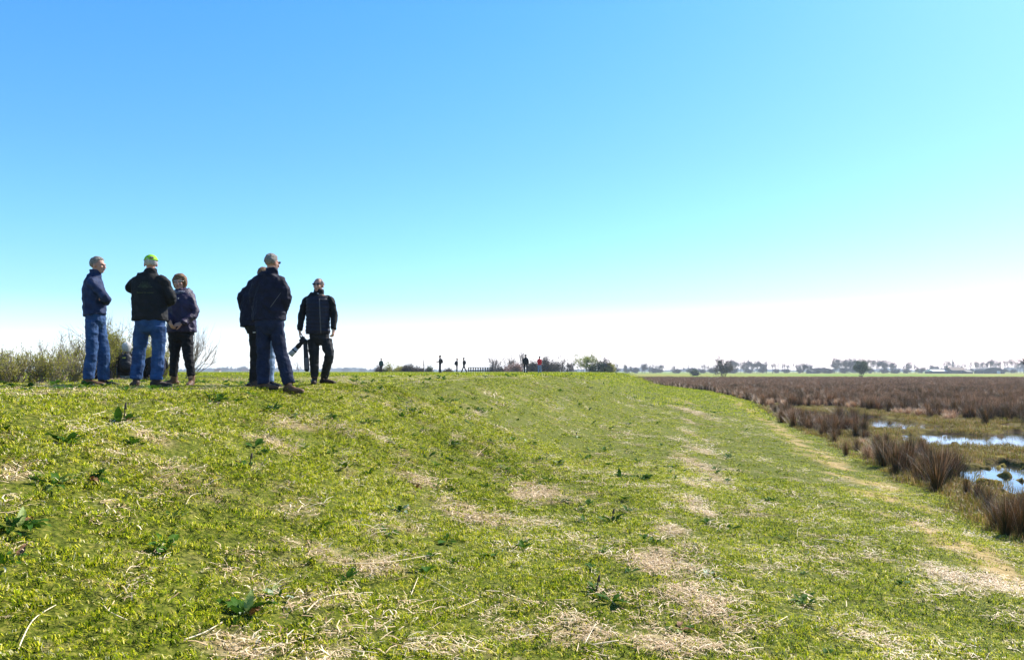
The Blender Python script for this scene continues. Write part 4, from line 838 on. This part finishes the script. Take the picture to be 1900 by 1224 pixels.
FP = [('shrub',704,150,684,14,'bush','low grey shrub just right of the walker in green'),('shrub',729,150,677,34,'olive','largest round olive shrub on the horizon right of the walker in green'),('shrub',745,152,682,24,'olive','olive shrub right of the largest round one on the horizon'),
 ('shrub',758,150,679,18,'bush','pointed brown-grey shrub left of the bare sapling'),('shrub',776,152,683,22,'bush','flat brown shrub at the foot of the bare sapling'),('sapling',785,150,659,10,'sapling','tall thin bare sapling left of the pointing hiker'),
 ('shrub',797,155,683,7,'dark','small dark shrub between the sapling and the pointing hiker'),('shrub',833,155,686,16,'bush','low shrub between the pointing hiker and the next two'),
 ('bare_tree',914,185,660,26,'fork','bare many-stemmed tree directly right of the bridge railing'),('bare_tree',926,188,663,20,'bare','second bare tree right of the bridge railing'),('bare_tree',937,185,657,22,'bare','third bare tree right of the bridge railing, with level twigs'),
 ('bare_tree',950,187,659,22,'fork','bare forked tree above the pink shrub'),('bare_tree',969,190,651,22,'fork','tallest bare tree, behind the man in black'),('shrub',924,184,682,36,'bush','dark scrub at the foot of the bare trees right of the railing'),
 ('shrub',957,183,677,34,'pink','pinkish flowering shrub left of the man in black'),('shrub',992,184,673,20,'bush','brown-grey shrub between the man in black and the person in red'),
 ('shrub',1013,182,665,22,'bush','upright green-grey shrub right of the person in red'),('bare_tree',1041,186,660,26,'bare','bare twiggy tree rising above the dark rounded shrubs'),('shrub',1020,182,677,36,'bush','rounded brown shrub right of the person in red'),
 ('shrub',1045,180,671,52,'bush','broad dark rounded shrub left of the yellow-green tree'),('green_tree',1088,182,656,44,'yellow','yellow-green leafing tree, tallest at the right end of the dike'),('shrub',1108,180,673,30,'dark','dark green shrub right of the yellow-green tree'),
 ('shrub',1124,182,669,22,'bush','brown pointed shrub near the right end of the shrub row'),('shrub',1132,181,677,14,'olive','last small olive shrub of the row on the dike end'),
 ('bare_tree',553,420,672,22,'bare','lone pale bare tree on the horizon left of the camera strap')]
for i, (nm, u_, Yd, tv, wpx, kd, lb) in enumerate(FP): far_plant(nm, u_, Yd, tv, wpx, kd, lb, None, 400+i)
far_plant('round_tree', 1343, 250, 668, 34, 'bush', 'dark round leafless tree standing alone on the edge of the rush field', None, 450)
far_plant('round_tree', 1599, 270, 671, 22, 'dark', 'small dark green tree standing alone before the tall wood', None, 451)
far_plant('shrub', 1289, 330, 689, 8, 'dark', 'tiny green shrub in the reddish field left of the round tree', None, 452)
far_plant('bare_tree', 1955, 75, 600, 150, 'bare', 'bare tree at the right picture edge with twigs reaching into the sky', None, 455)

# tree line on the far side of the fields: shared meshes, one object per tree
def far_tree_mesh(kind, seed):
    random.seed(seed); mb = MB()
    if kind == 'dense': wd, lf = plant(14, 9, 4, 4, .72, .26, .36, 3, 3, .35, .5, seed=seed)
    elif kind == 'open': wd, lf = plant(15, 8, 3, 4, .70, .26, .30, 2, 3, .35, .45, seed=seed)
    elif kind == 'bare': wd, lf = plant(16, 6, 2, 4, .68, .25, .26, 1, 3, .5, .35, seed=seed)
    elif kind == 'pole': wd, lf = plant(18, 5, 1, 4, .5, .26, .24, 1, 4, .9, .3, seed=seed, clear=5)
    else: wd, lf = plant(5, 9, 8, 3, .65, .12, .40, 5, 3, .3, .7, seed=seed)
    mb.v = wd.v; mb.f = wd.f; mb.t = wd.t; mb.m = [0]*len(wd.f); mb.add(lf.v, lf.f, .5, 1)
    return mb.mesh('far_tree_'+kind, [m_bark, m_dbud if kind in ('dense', 'low') else m_bud], False)
FT = {k: [far_tree_mesh(k, 500+i*7+len(k)) for i in range(3)] for k in ('dense', 'open', 'bare', 'pole', 'low')}
NAT = dict(dense=14, open=15, bare=16, pole=18, low=5)
def far_tree(u_, Yd, tv, kind, label, group):
    p = P(u_, tv, Yd); g = V((p.x, Yd, gz(p.x, Yd))); h = (p.z-g.z)*.90; o = link('distant_tree' if kind != 'low' else 'distant_shrub', random.choice(FT[kind]), None, g)
    k = h/NAT[kind]; o.scale = (k*random.uniform(.9, 1.3), k*random.uniform(.9, 1.3), k); o.rotation_euler = (0, 0, random.uniform(0, 6.28)); tag(o, label, 'tree' if kind != 'low' else 'shrub', group)
random.seed(99)
SEG = [(1138,1340,26,671,679,'dense open open bare','hazy tree in the low wood between the shrub row and the lone round tree','hazy trees left of the round tree'),
 (1355,1415,14,664,672,'open bare dense','hazy grey tree in the wood just right of the lone round tree','hazy trees right of the round tree'),
 (1428,1465,6,669,675,'open bare','open hazy tree right of the tall pole-like tree','open hazy trees right of the tall pole tree'),
 (1478,1502,5,671,676,'dense open','hazy tree in the small clump before the gap in the tree line','hazy clump before the gap'),
 (1508,1538,5,681,684,'low','low distant shrub in the gap of the tree line','shrubs in the gap'),
 (1543,1640,19,660,667,'dense open open bare','tall dark hazy tree in the wood behind the small green tree','tall wood behind the green tree'),
 (1642,1700,8,668,677,'open bare dense','hazy tree between the tall wood and the long low barn','hazy trees left of the low barn'),
 (1700,1755,10,675,681,'dense open','low hazy tree behind the long low barn','low trees behind the low barn'),
 (1752,1815,13,665,673,'bare open bare','bare hazy tree around the power mast','bare trees around the power mast'),
 (1815,1872,14,663,668,'bare open','tall bare hazy tree behind the arched barn','tall bare trees behind the arched barn'),
 (1872,1935,11,661,667,'open bare dense','large hazy tree at the right end of the tree line','large trees at the right end'),
 (1130,1900,34,682,685,'low','low distant shrub at the foot of the hazy tree line','shrubs at the foot of the tree line'),
 (632,704,9,680,685,'dense low','very distant pale tree on the horizon right of the bald man','very distant trees right of the bald man'),
 (400,470,8,679,684,'dense low','very distant pale tree near the tiny hut on the left horizon','very distant trees near the hut')]
for a0, a1, n_, t0, t1, kd, lb, gp in SEG:
    kd = kd.split()
    for i in range(n_):
        far = a1 < 1000; far_tree(a0+(a1-a0)*(i+random.uniform(.2, .8))/n_, random.uniform(1500, 1700) if far else random.uniform(640, 760), random.uniform(t0, t1), random.choice(kd), lb, gp)
far_tree(1421, 650, 658, 'pole', 'tallest bare pole-like tree standing out of the far tree line', None); far_tree(1471, 650, 667, 'pole', 'thin bare pole-like tree left of the small hazy clump', None)
far_tree(1654, 650, 669, 'dense', 'dark conical hazy tree just right of the tall wood', None)
# a low band of woodland on the whole horizon
wb = MB(); random.seed(5)
for i in range(2600):
    an = random.uniform(-.95, 1.0); rd = random.uniform(2300, 2600); x_ = math.sin(an)*rd; y_ = math.cos(an)*rd; hh = 5+9*vnoise(an*38, 0, 5)**2+random.uniform(-1, 1.5)
    gg = -2.2; s_ = random.uniform(5, 9); wb.add([(x_-s_, y_, gg), (x_+s_, y_, gg), (x_+s_*.6, y_+2, gg+hh*.75), (x_+s_*.1, y_+3, gg+hh), (x_-s_*.6, y_+2, gg+hh*.7)], [(0, 1, 2, 3, 4)])
tag(link('distant_woodland', wb.mesh('distant_woodland', m_dbud, False)), kind='stuff')

# ------------------------------------------------------------------ built things on the horizon
def part(name, boxes, m, root, bev=0):
    mb = MB()
    for c, h in boxes: box(mb, c, h)
    return link(name, mb.mesh(name, m, False), root)
m_wood = mat('weathered_wood', (.10, .08, .065), (.06, .05, .04), 4, .8, .3); m_dark = mat('dark_boards', (.05, .05, .06), (.035, .035, .04), 1, .7); m_pale = mat('pale_plaster', (.55, .52, .48), (.45, .42, .38), 1); m_roof = mat('brown_roof', (.16, .09, .07), (.10, .06, .05), 1); m_steel = mat('mast_steel', (.20, .21, .23), rough=.5, metal=.3); m_white = mat('white_wall', (.75, .75, .75)); m_win = mat('window_glass', (.03, .035, .04), rough=.1)
# bridge railing at the end of the dike
Yr = 138.0; a = P(868.5, 690, Yr); b_ = P(914.5, 690, Yr); zb = -.30; zt_ = P(890, 681.3, Yr).z; root = empty('bridge_railing', ((a.x+b_.x)/2, Yr, zb), 'wooden bridge railing with upright posts, seen side-on right of the striding hiker', 'railing'); wd_ = b_.x-a.x; hh = zt_-zb
part('top_rail', [((0, 0, hh-.04), (wd_/2, .06, .08))], m_wood, root); part('lower_rail', [((0, 0, .35), (wd_/2, .05, .07))], m_wood, root)
pm = None
for i in range(11):
    x_ = -wd_/2+.06+(wd_-.12)*i/10
    if pm is None: pm = part('post', [((0, 0, (hh-.1)/2), (.11, .08, (hh-.1)/2))], m_wood, root); pm.location = (x_, 0, 0)
    else: o = pm.copy(); C.objects.link(o); o.parent = root; o.location = (x_, 0, 0)
part('deck', [((.4, 0, .02), (wd_*.55, 1.1, .10))], m_wood, root)
def barn(name, u0, u1, vt, Yd, label, cat='barn', wall=m_dark, roof=m_roof, arched=False, dep=12, eave=.5):
    p0, p1 = P(u0, 690, Yd), P(u1, 690, Yd); g = gz(p0.x, Yd); h = P(u0, vt, Yd).z-g; w2 = (p1.x-p0.x)/2; root = empty(name, ((p0.x+p1.x)/2, Yd+dep/2, g), label, cat); mb = MB()
    if arched:
        prof = [(w2*math.cos(math.pi*i/14), h*math.sin(math.pi*i/14)**.7) for i in range(15)]
        vs_ = [(x, -dep/2, z) for x, z in prof]+[(x, dep/2, z) for x, z in prof]; fs_ = [(i, i+1, i+16, i+15) for i in range(14)]; mb.add(vs_, fs_); link('roof', mb.mesh('roof', roof, False), root)
        mb = MB(); mb.add([(x*.98, -dep/2+.1, z*.98) for x, z in prof], [tuple(range(14, -1, -1))]); link('wall', mb.mesh('wall', wall, False), root)
        part('door', [((w2*.45, -dep/2+.02, h*.22), (w2*.16, .06, h*.22))], m_white, root)
    else:
        hw = h*eave; part('wall', [((0, 0, hw/2), (w2, dep/2, hw/2))], wall, root)
        mb.add([(-w2*1.03, -dep*.55, hw), (w2*1.03, -dep*.55, hw), (w2*1.03, 0, h), (-w2*1.03, 0, h), (-w2*1.03, dep*.55, hw), (w2*1.03, dep*.55, hw)], [(0, 1, 2, 3), (3, 2, 5, 4), (0, 3, 4), (1, 5, 2), (0, 4, 5, 1)]); link('roof', mb.mesh('roof', roof, False), root)
        for k in range(3): part('window', [((w2*(-.6+.6*k), -dep/2-.02, hw*.5), (w2*.10, .04, hw*.22))], m_win, root)
    return root
barn('long_low_barn', 1731, 1764, 685, 620, 'long low barn with a pale roof stripe under the hazy trees', wall=m_dark, roof=m_white, eave=.55)
barn('farm_house', 1766, 1794, 680.5, 615, 'dark roofed farmhouse under the bare trees right of the power mast', 'house', wall=m_dark, roof=m_roof)
barn('small_shed', 1794, 1805, 686, 610, 'small dark shed attached right of the farmhouse', 'shed', wall=m_dark, roof=m_dark)
barn('arched_barn', 1824, 1864, 681.5, 610, 'dark barn with a rounded arched roof near the right picture edge', wall=m_dark, roof=m_dark, arched=True)
barn('small_shed', 1506, 1514, 686, 640, 'tiny shed in the gap of the tree line', 'shed', wall=m_dark, roof=m_dark)
barn('boarded_shed', 979, 1001, 674, 192, 'dark flat shed behind the man in black and the person in red', 'shed', wall=m_dark, roof=m_dark, dep=5, eave=.85)
barn('hut', 397, 407, 684.5, 900, 'tiny brown hut on the left horizon beyond the woman', 'hut', wall=m_pale, roof=m_roof, dep=6)
barn('farm_house', 448, 462, 685, 1100, 'tiny distant house on the horizon left of the tall grey haired man', 'house', wall=m_pale, roof=m_roof, dep=8)
g = P(1768, 690, 900); zb = gz(g.x, 900); root = empty('power_mast', (g.x, 900, zb), 'steel power mast with two crossarms above the bare trees', 'power mast'); h = P(1768, 666, 900).z-zb
mb = MB()
for sx_ in (-1, 1):
    for sy in (-1, 1): tube(mb, [(sx_*1.1, sy*1.1, 0), (sx_*.35, sy*.35, h*.6), (sx_*.2, sy*.2, h)], [.14]*3, 4)
for i in range(8):
    z = h*i/8; z2 = h*(i+1)/8; r1 = 1.1-.85*min(1, i/6); r2 = 1.1-.85*min(1, (i+1)/6); tube(mb, [(-r1, -r1, z), (r2, -r2, z2)], [.09]*2, 3); tube(mb, [(r1, -r1, z), (-r2, -r2, z2)], [.09]*2, 3)
link('lattice', mb.mesh('lattice', m_steel, False), root)
for z, w2 in ((h*.97, 4.2), (h*.66, 4.6)): mb = MB(); tube(mb, [(-w2, 0, z), (0, 0, z+.5), (w2, 0, z)], [.12, .22, .12], 4); tube(mb, [(-w2, 0, z), (w2, 0, z-.2)], [.12]*2, 4); link('crossarm', mb.mesh('crossarm', m_steel, False), root)

# ------------------------------------------------------------------ weeds and stalks on the turf
m_dock = mat('dock_leaf', (.030, .085, .008), (.06, .14, .015), 18, .6, .4, 60, .08, trans=.22); m_dock2 = mat('yellowing_dock_leaf', (.34, .40, .10), (.22, .30, .07), 18, .45, .4, 60, trans=.3); m_wilt = mat('wilted_brown_leaf', (.26, .13, .06), (.15, .07, .03), 14, .7, .4); m_silver = mat('pale_leaf_underside', (.34, .40, .26), (.24, .30, .18), 18, .6)
def leaf_mesh(L_, w_, up, curl, wave, seed):
    random.seed(seed); mb = MB(); n = 6; vs_ = []
    for i in range(n+1):
        t = i/n; ww = w_*math.sin(math.pi*min(1, .08+t*.92)**.75)*(1-t*.1) if 0 < i < n else w_*.12*(i == 0); a = up-curl*t
        if i == 0: p = Vector((0, 0, 0))
        else: p = p+Vector((math.cos(a), 0, math.sin(a)))*L_/n
        wv = wave*math.sin(i*2.1+seed)*w_
        vs_ += [p+Vector((0, -ww, ww*.35+wv)), p+Vector((0, 0, 0)), p+Vector((0, ww, ww*.35-wv))]
    fs_ = []
    for i in range(n): fs_ += [(i*3, i*3+1, i*3+4, i*3+3), (i*3+1, i*3+2, i*3+5, i*3+4)]
    mb.add(vs_, fs_); return mb
LFM = []
for i in range(8): LFM.append(leaf_mesh(.11*random.uniform(.8, 1.2), random.uniform(.016, .028), random.uniform(.5, 1.3), random.uniform(.6, 1.6), .25, i))
LF = {id(m_): [mb.mesh('leaf', m_, True) for mb in LFM] for m_ in (m_dock, m_dock2, m_wilt, m_silver)}
def dock(u_, v_, n, s, label, mix_=(0, 0, 0), stalk=0, spread_=1.0):
    g = G(u_, v_); root = empty('dock_plant', g, label, 'weed')
    for i in range(n):
        m_ = m_dock; r_ = random.random()
        if r_ < mix_[0]: m_ = m_dock2
        elif r_ < mix_[0]+mix_[1]: m_ = m_wilt
        elif r_ < mix_[0]+mix_[1]+mix_[2]: m_ = m_silver
        o = link('leaf', random.choice(LF[id(m_)]), root); a = random.uniform(0, 6.28); k = s*random.uniform(.6, 1.25)
        rr = random.uniform(0, .09)*s*spread_; o.location = (math.cos(a)*rr, math.sin(a)*rr, .008); o.rotation_euler = (random.gauss(0, .25), random.gauss(0, .35), a+random.gauss(0, .3)); o.scale = (k, k, k)
    for i in range(stalk):
        mb = MB(); h = .14*s; tube(mb, [(0, 0, 0), (.01, .005, h*.5), (.02, -.005, h)], [.006, .005, .004], 5); tube(mb, [(.018, -.003, h*.75), (.024, -.004, h*1.15)], [.013, .006], 6); link('stalk', mb.mesh('stalk', m_dbud), root)
random.seed(77)
DK = [(22,985,13,1.5,'large dark dock clump at the left picture edge, halfway down the turf',(.1,.05,0),0),(12,1045,8,1.2,'dock leaves at the left picture edge below the large clump',(.1,.1,.0),0),(228,784,9,1.5,'dock plant with one tall upright leaf below the man with crossed arms',(.1,.15,0),1),
 (100,900,8,1.3,'dock plant with a yellow-green leaf left of centre-left',(.3,.1,0),0),(165,893,10,1.2,'dark spread dock plant right of the yellow-leaved one',(0,.1,0),0),(120,822,9,1.2,'low dock clump below the lime-capped man, towards the left',(0,0,0),0),(455,1140,15,1.45,'largest dock plant in the foreground with pale yellowing leaves',(.3,.08,.1),0),
 (510,1108,6,1.1,'dock leaves with a pale underside right above the largest plant',(.3,0,.4),0),(682,786,11,1.3,'dark dock clump right below the bald man',(0,0,0),0),(718,797,6,1.1,'smaller dock right beside the clump below the bald man',(0,0,0),0),(840,826,10,1.3,'dock clump with a whitish leaf in the middle of the slope',(0,0,.25),0),(982,824,8,1.2,'dock with silvery leaf tips, upper centre',(0,0,.35),0),
 (885,760,9,1.4,'dark dock on the slope below the two hikers with backpacks',(0,0,.1),0),(842,857,7,1.1,'low dock just below the one with a whitish leaf',(0,0,0),0),(742,948,10,1.2,'bright green dock with a pale leaf left of the straw patch',(.25,0,.15),0),(318,963,7,.9,'small bright green dock on the left half of the turf',(.5,0,0),0),(1035,862,12,1.5,'broad green dock row centre right above the straw patch',(.15,0,0),0),(1005,853,7,1.2,'dark dock at the left end of the broad row',(0,0,0),0),
 (1150,885,10,1.5,'large dark dock on the right half of the slope',(.1,0,0),0),(1192,888,8,1.6,'dark pointed dock touching the large one on its right',(0,0,0),0),(1135,968,5,1.2,'thin upright dock stalk with a few leaves, centre right',(0,0,0),1),(1432,930,8,1.2,'dark dock on the right part of the slope',(0,0,0),0),(1312,1072,6,1.1,'wilted whitish dock beside the large straw patch',(0,0,.8),0),(1525,1000-65,5,1.0,'small dock right of the dark one on the lower slope',(.3,0,0),0),
 (1106,1100,6,1.1,'dark upright dock left of the large straw patch',(.1,0,0),1),(1258,1172,5,1.1,'curled dock leaf lying in the large straw patch',(.2,.4,0),0),(500,762,9,1.3,'dark dock below the tall grey haired man',(0,0,.1),0),(405,745,8,1.4,'dock clump between the two groups of people',(0,0,0),0),(462,868,5,1.1,'dock with brown seed head on the left half',(.1,.3,0),1),(775,905,5,1.0,'reddish dead leaves at a straw heap, centre',(0,1,0),0),
 (1068,812,4,1.0,'pale upright stalk with leaves on the upper slope',(0,0,.4),1),(905,905,6,1.1,'dark low dock in the centre of the slope',(0,0,0),0),(1545,938,5,.9,'small dark dock nearest the marsh bank',(0,0,0),0),(1130,795,7,1.2,'flat dock on the upper slope right of the stalk',(0,0,0),0),(1095,720,7,1.6,'dark dock high on the slope near the crest',(0,0,0),0),(1670,1085,5,.9,'small dark dock low on the right slope',(0,0,0),0)]
for u_, v_, n, s, lb, mx_, st in DK: dock(u_, v_, int(n*1.8), s*.72, lb, mx_, st)
ST = [([(30,1222),(60,1165),(104,1130)],.006,'long bent straw stalk in the bottom left corner'),([(192,1130),(205,1148),(236,1158)],.006,'kinked straw stalk right of the bottom left corner'),([(200,1140),(212,1126)],.005,'short straw piece on the kinked stalk'),([(568,1142),(600,1118),(656,1104)],.010,'broad bright straw stalk in the lower left centre'),([(342,1193),(380,1183),(412,1160)],.007,'straw stalk lying near the bottom, left of the large dock'),
 ([(640,1050),(720,1050),(818,1030)],.006,'long pale stalk across the straw patch, lower centre'),([(845,1136),(888,1120)],.007,'short thick stalk in the bottom centre'),([(762,1110),(776,1078)],.006,'upright looking bent stalk in the lower centre'),([(1518,1003),(1545,1006),(1586,1017)],.008,'thick pale stalk alone on the right slope'),([(1434,1163),(1461,1152)],.007,'short thick straw piece low on the right slope'),([(1487,1142),(1545,1158)],.004,'thin straight straw low on the right slope'),
 ([(883,850),(896,838),(908,826)],.007,'bright short stalk on the upper centre slope'),([(1060,895),(1094,897)],.008,'thick short stalk right above the central straw patch'),([(877,921),(918,936)],.007,'pale stalk lying above the central straw patch'),([(782,838),(812,838),(880,870)],.004,'long thin curved straw across the upper centre'),([(230,1075),(242,1062),(260,1057)],.006,'bent pale stalk on the left half'),([(470,1212),(540,1204)],.006,'straight straw at the bottom left of centre'),([(1085,1200),(1108,1160)],.006,'stalk standing out of the large straw patch'),
 ([(1100,1202),(1148,1197)],.008,'flat thick stalk in the large straw patch at the bottom'),([(280,770),(330,760)],.005,'straw stalk pointing up below the lime-capped man'),([(345,940),(358,925),(392,918)],.005,'pale forked straw on the left half of the turf'),([(635,1210),(700,1222)],.005,'straw at the very bottom centre'),([(1345,898),(1385,903)],.006,'pale stalk on the slope right of the straw trail'),([(1380,930),(1400,928),(1430,937)],.005,'bent pale stalk right of the straw trail'),([(1480,1000),(1482,985),(1505,983)],.004,'dark thin stalk low on the right slope'),
 ([(765,1060),(900,1140)],.003,'very long thin straw running diagonally in the lower centre'),([(165,775),(195,770)],.006,'short pale stalk far left below the people'),([(520,905),(545,918)],.006,'short bright straw in the upper left of the turf'),([(1220,1045),(1320,1057)],.005,'straw stalk lying across the right straw heap')]
for pts, r_, lb in ST:
    q = [G(u_, v_)+V((0, 0, .018+.012*i*(i < 2))) for i, (u_, v_) in enumerate(pts)]; pp, _ = cm(q, [(1, 1)]*len(q), 5); mb = MB(); c0 = q[0]
    pp = [p-c0 for p in pp]; tube(mb, pp, [r_*.55*(1-.4*i/len(pp)) for i in range(len(pp))], 6, random.uniform(.7, 1)); o = link('dry_stalk', mb.mesh('dry_stalk', m_straw), None, c0); tag(o, lb, 'straw stalk')

# ------------------------------------------------------------------ the air over the polder
hz = bpy.data.materials.new('haze_air'); hz.use_nodes = True; n = hz.node_tree.nodes; n.clear(); o_ = n.new('ShaderNodeOutputMaterial'); pv = n.new('ShaderNodeVolumePrincipled')
pv.inputs['Color'].default_value = (.80, .90, 1.0, 1); pv.inputs['Density'].default_value = .00028; pv.inputs['Anisotropy'].default_value = .2; hz.node_tree.links.new(pv.outputs[0], o_.inputs['Volume'])
mb = MB(); box(mb, (0, 1340, 7.5), (2700, 1440, 11.0)); ho = link('haze', mb.mesh('haze', hz, False)); tag(ho, kind='stuff')
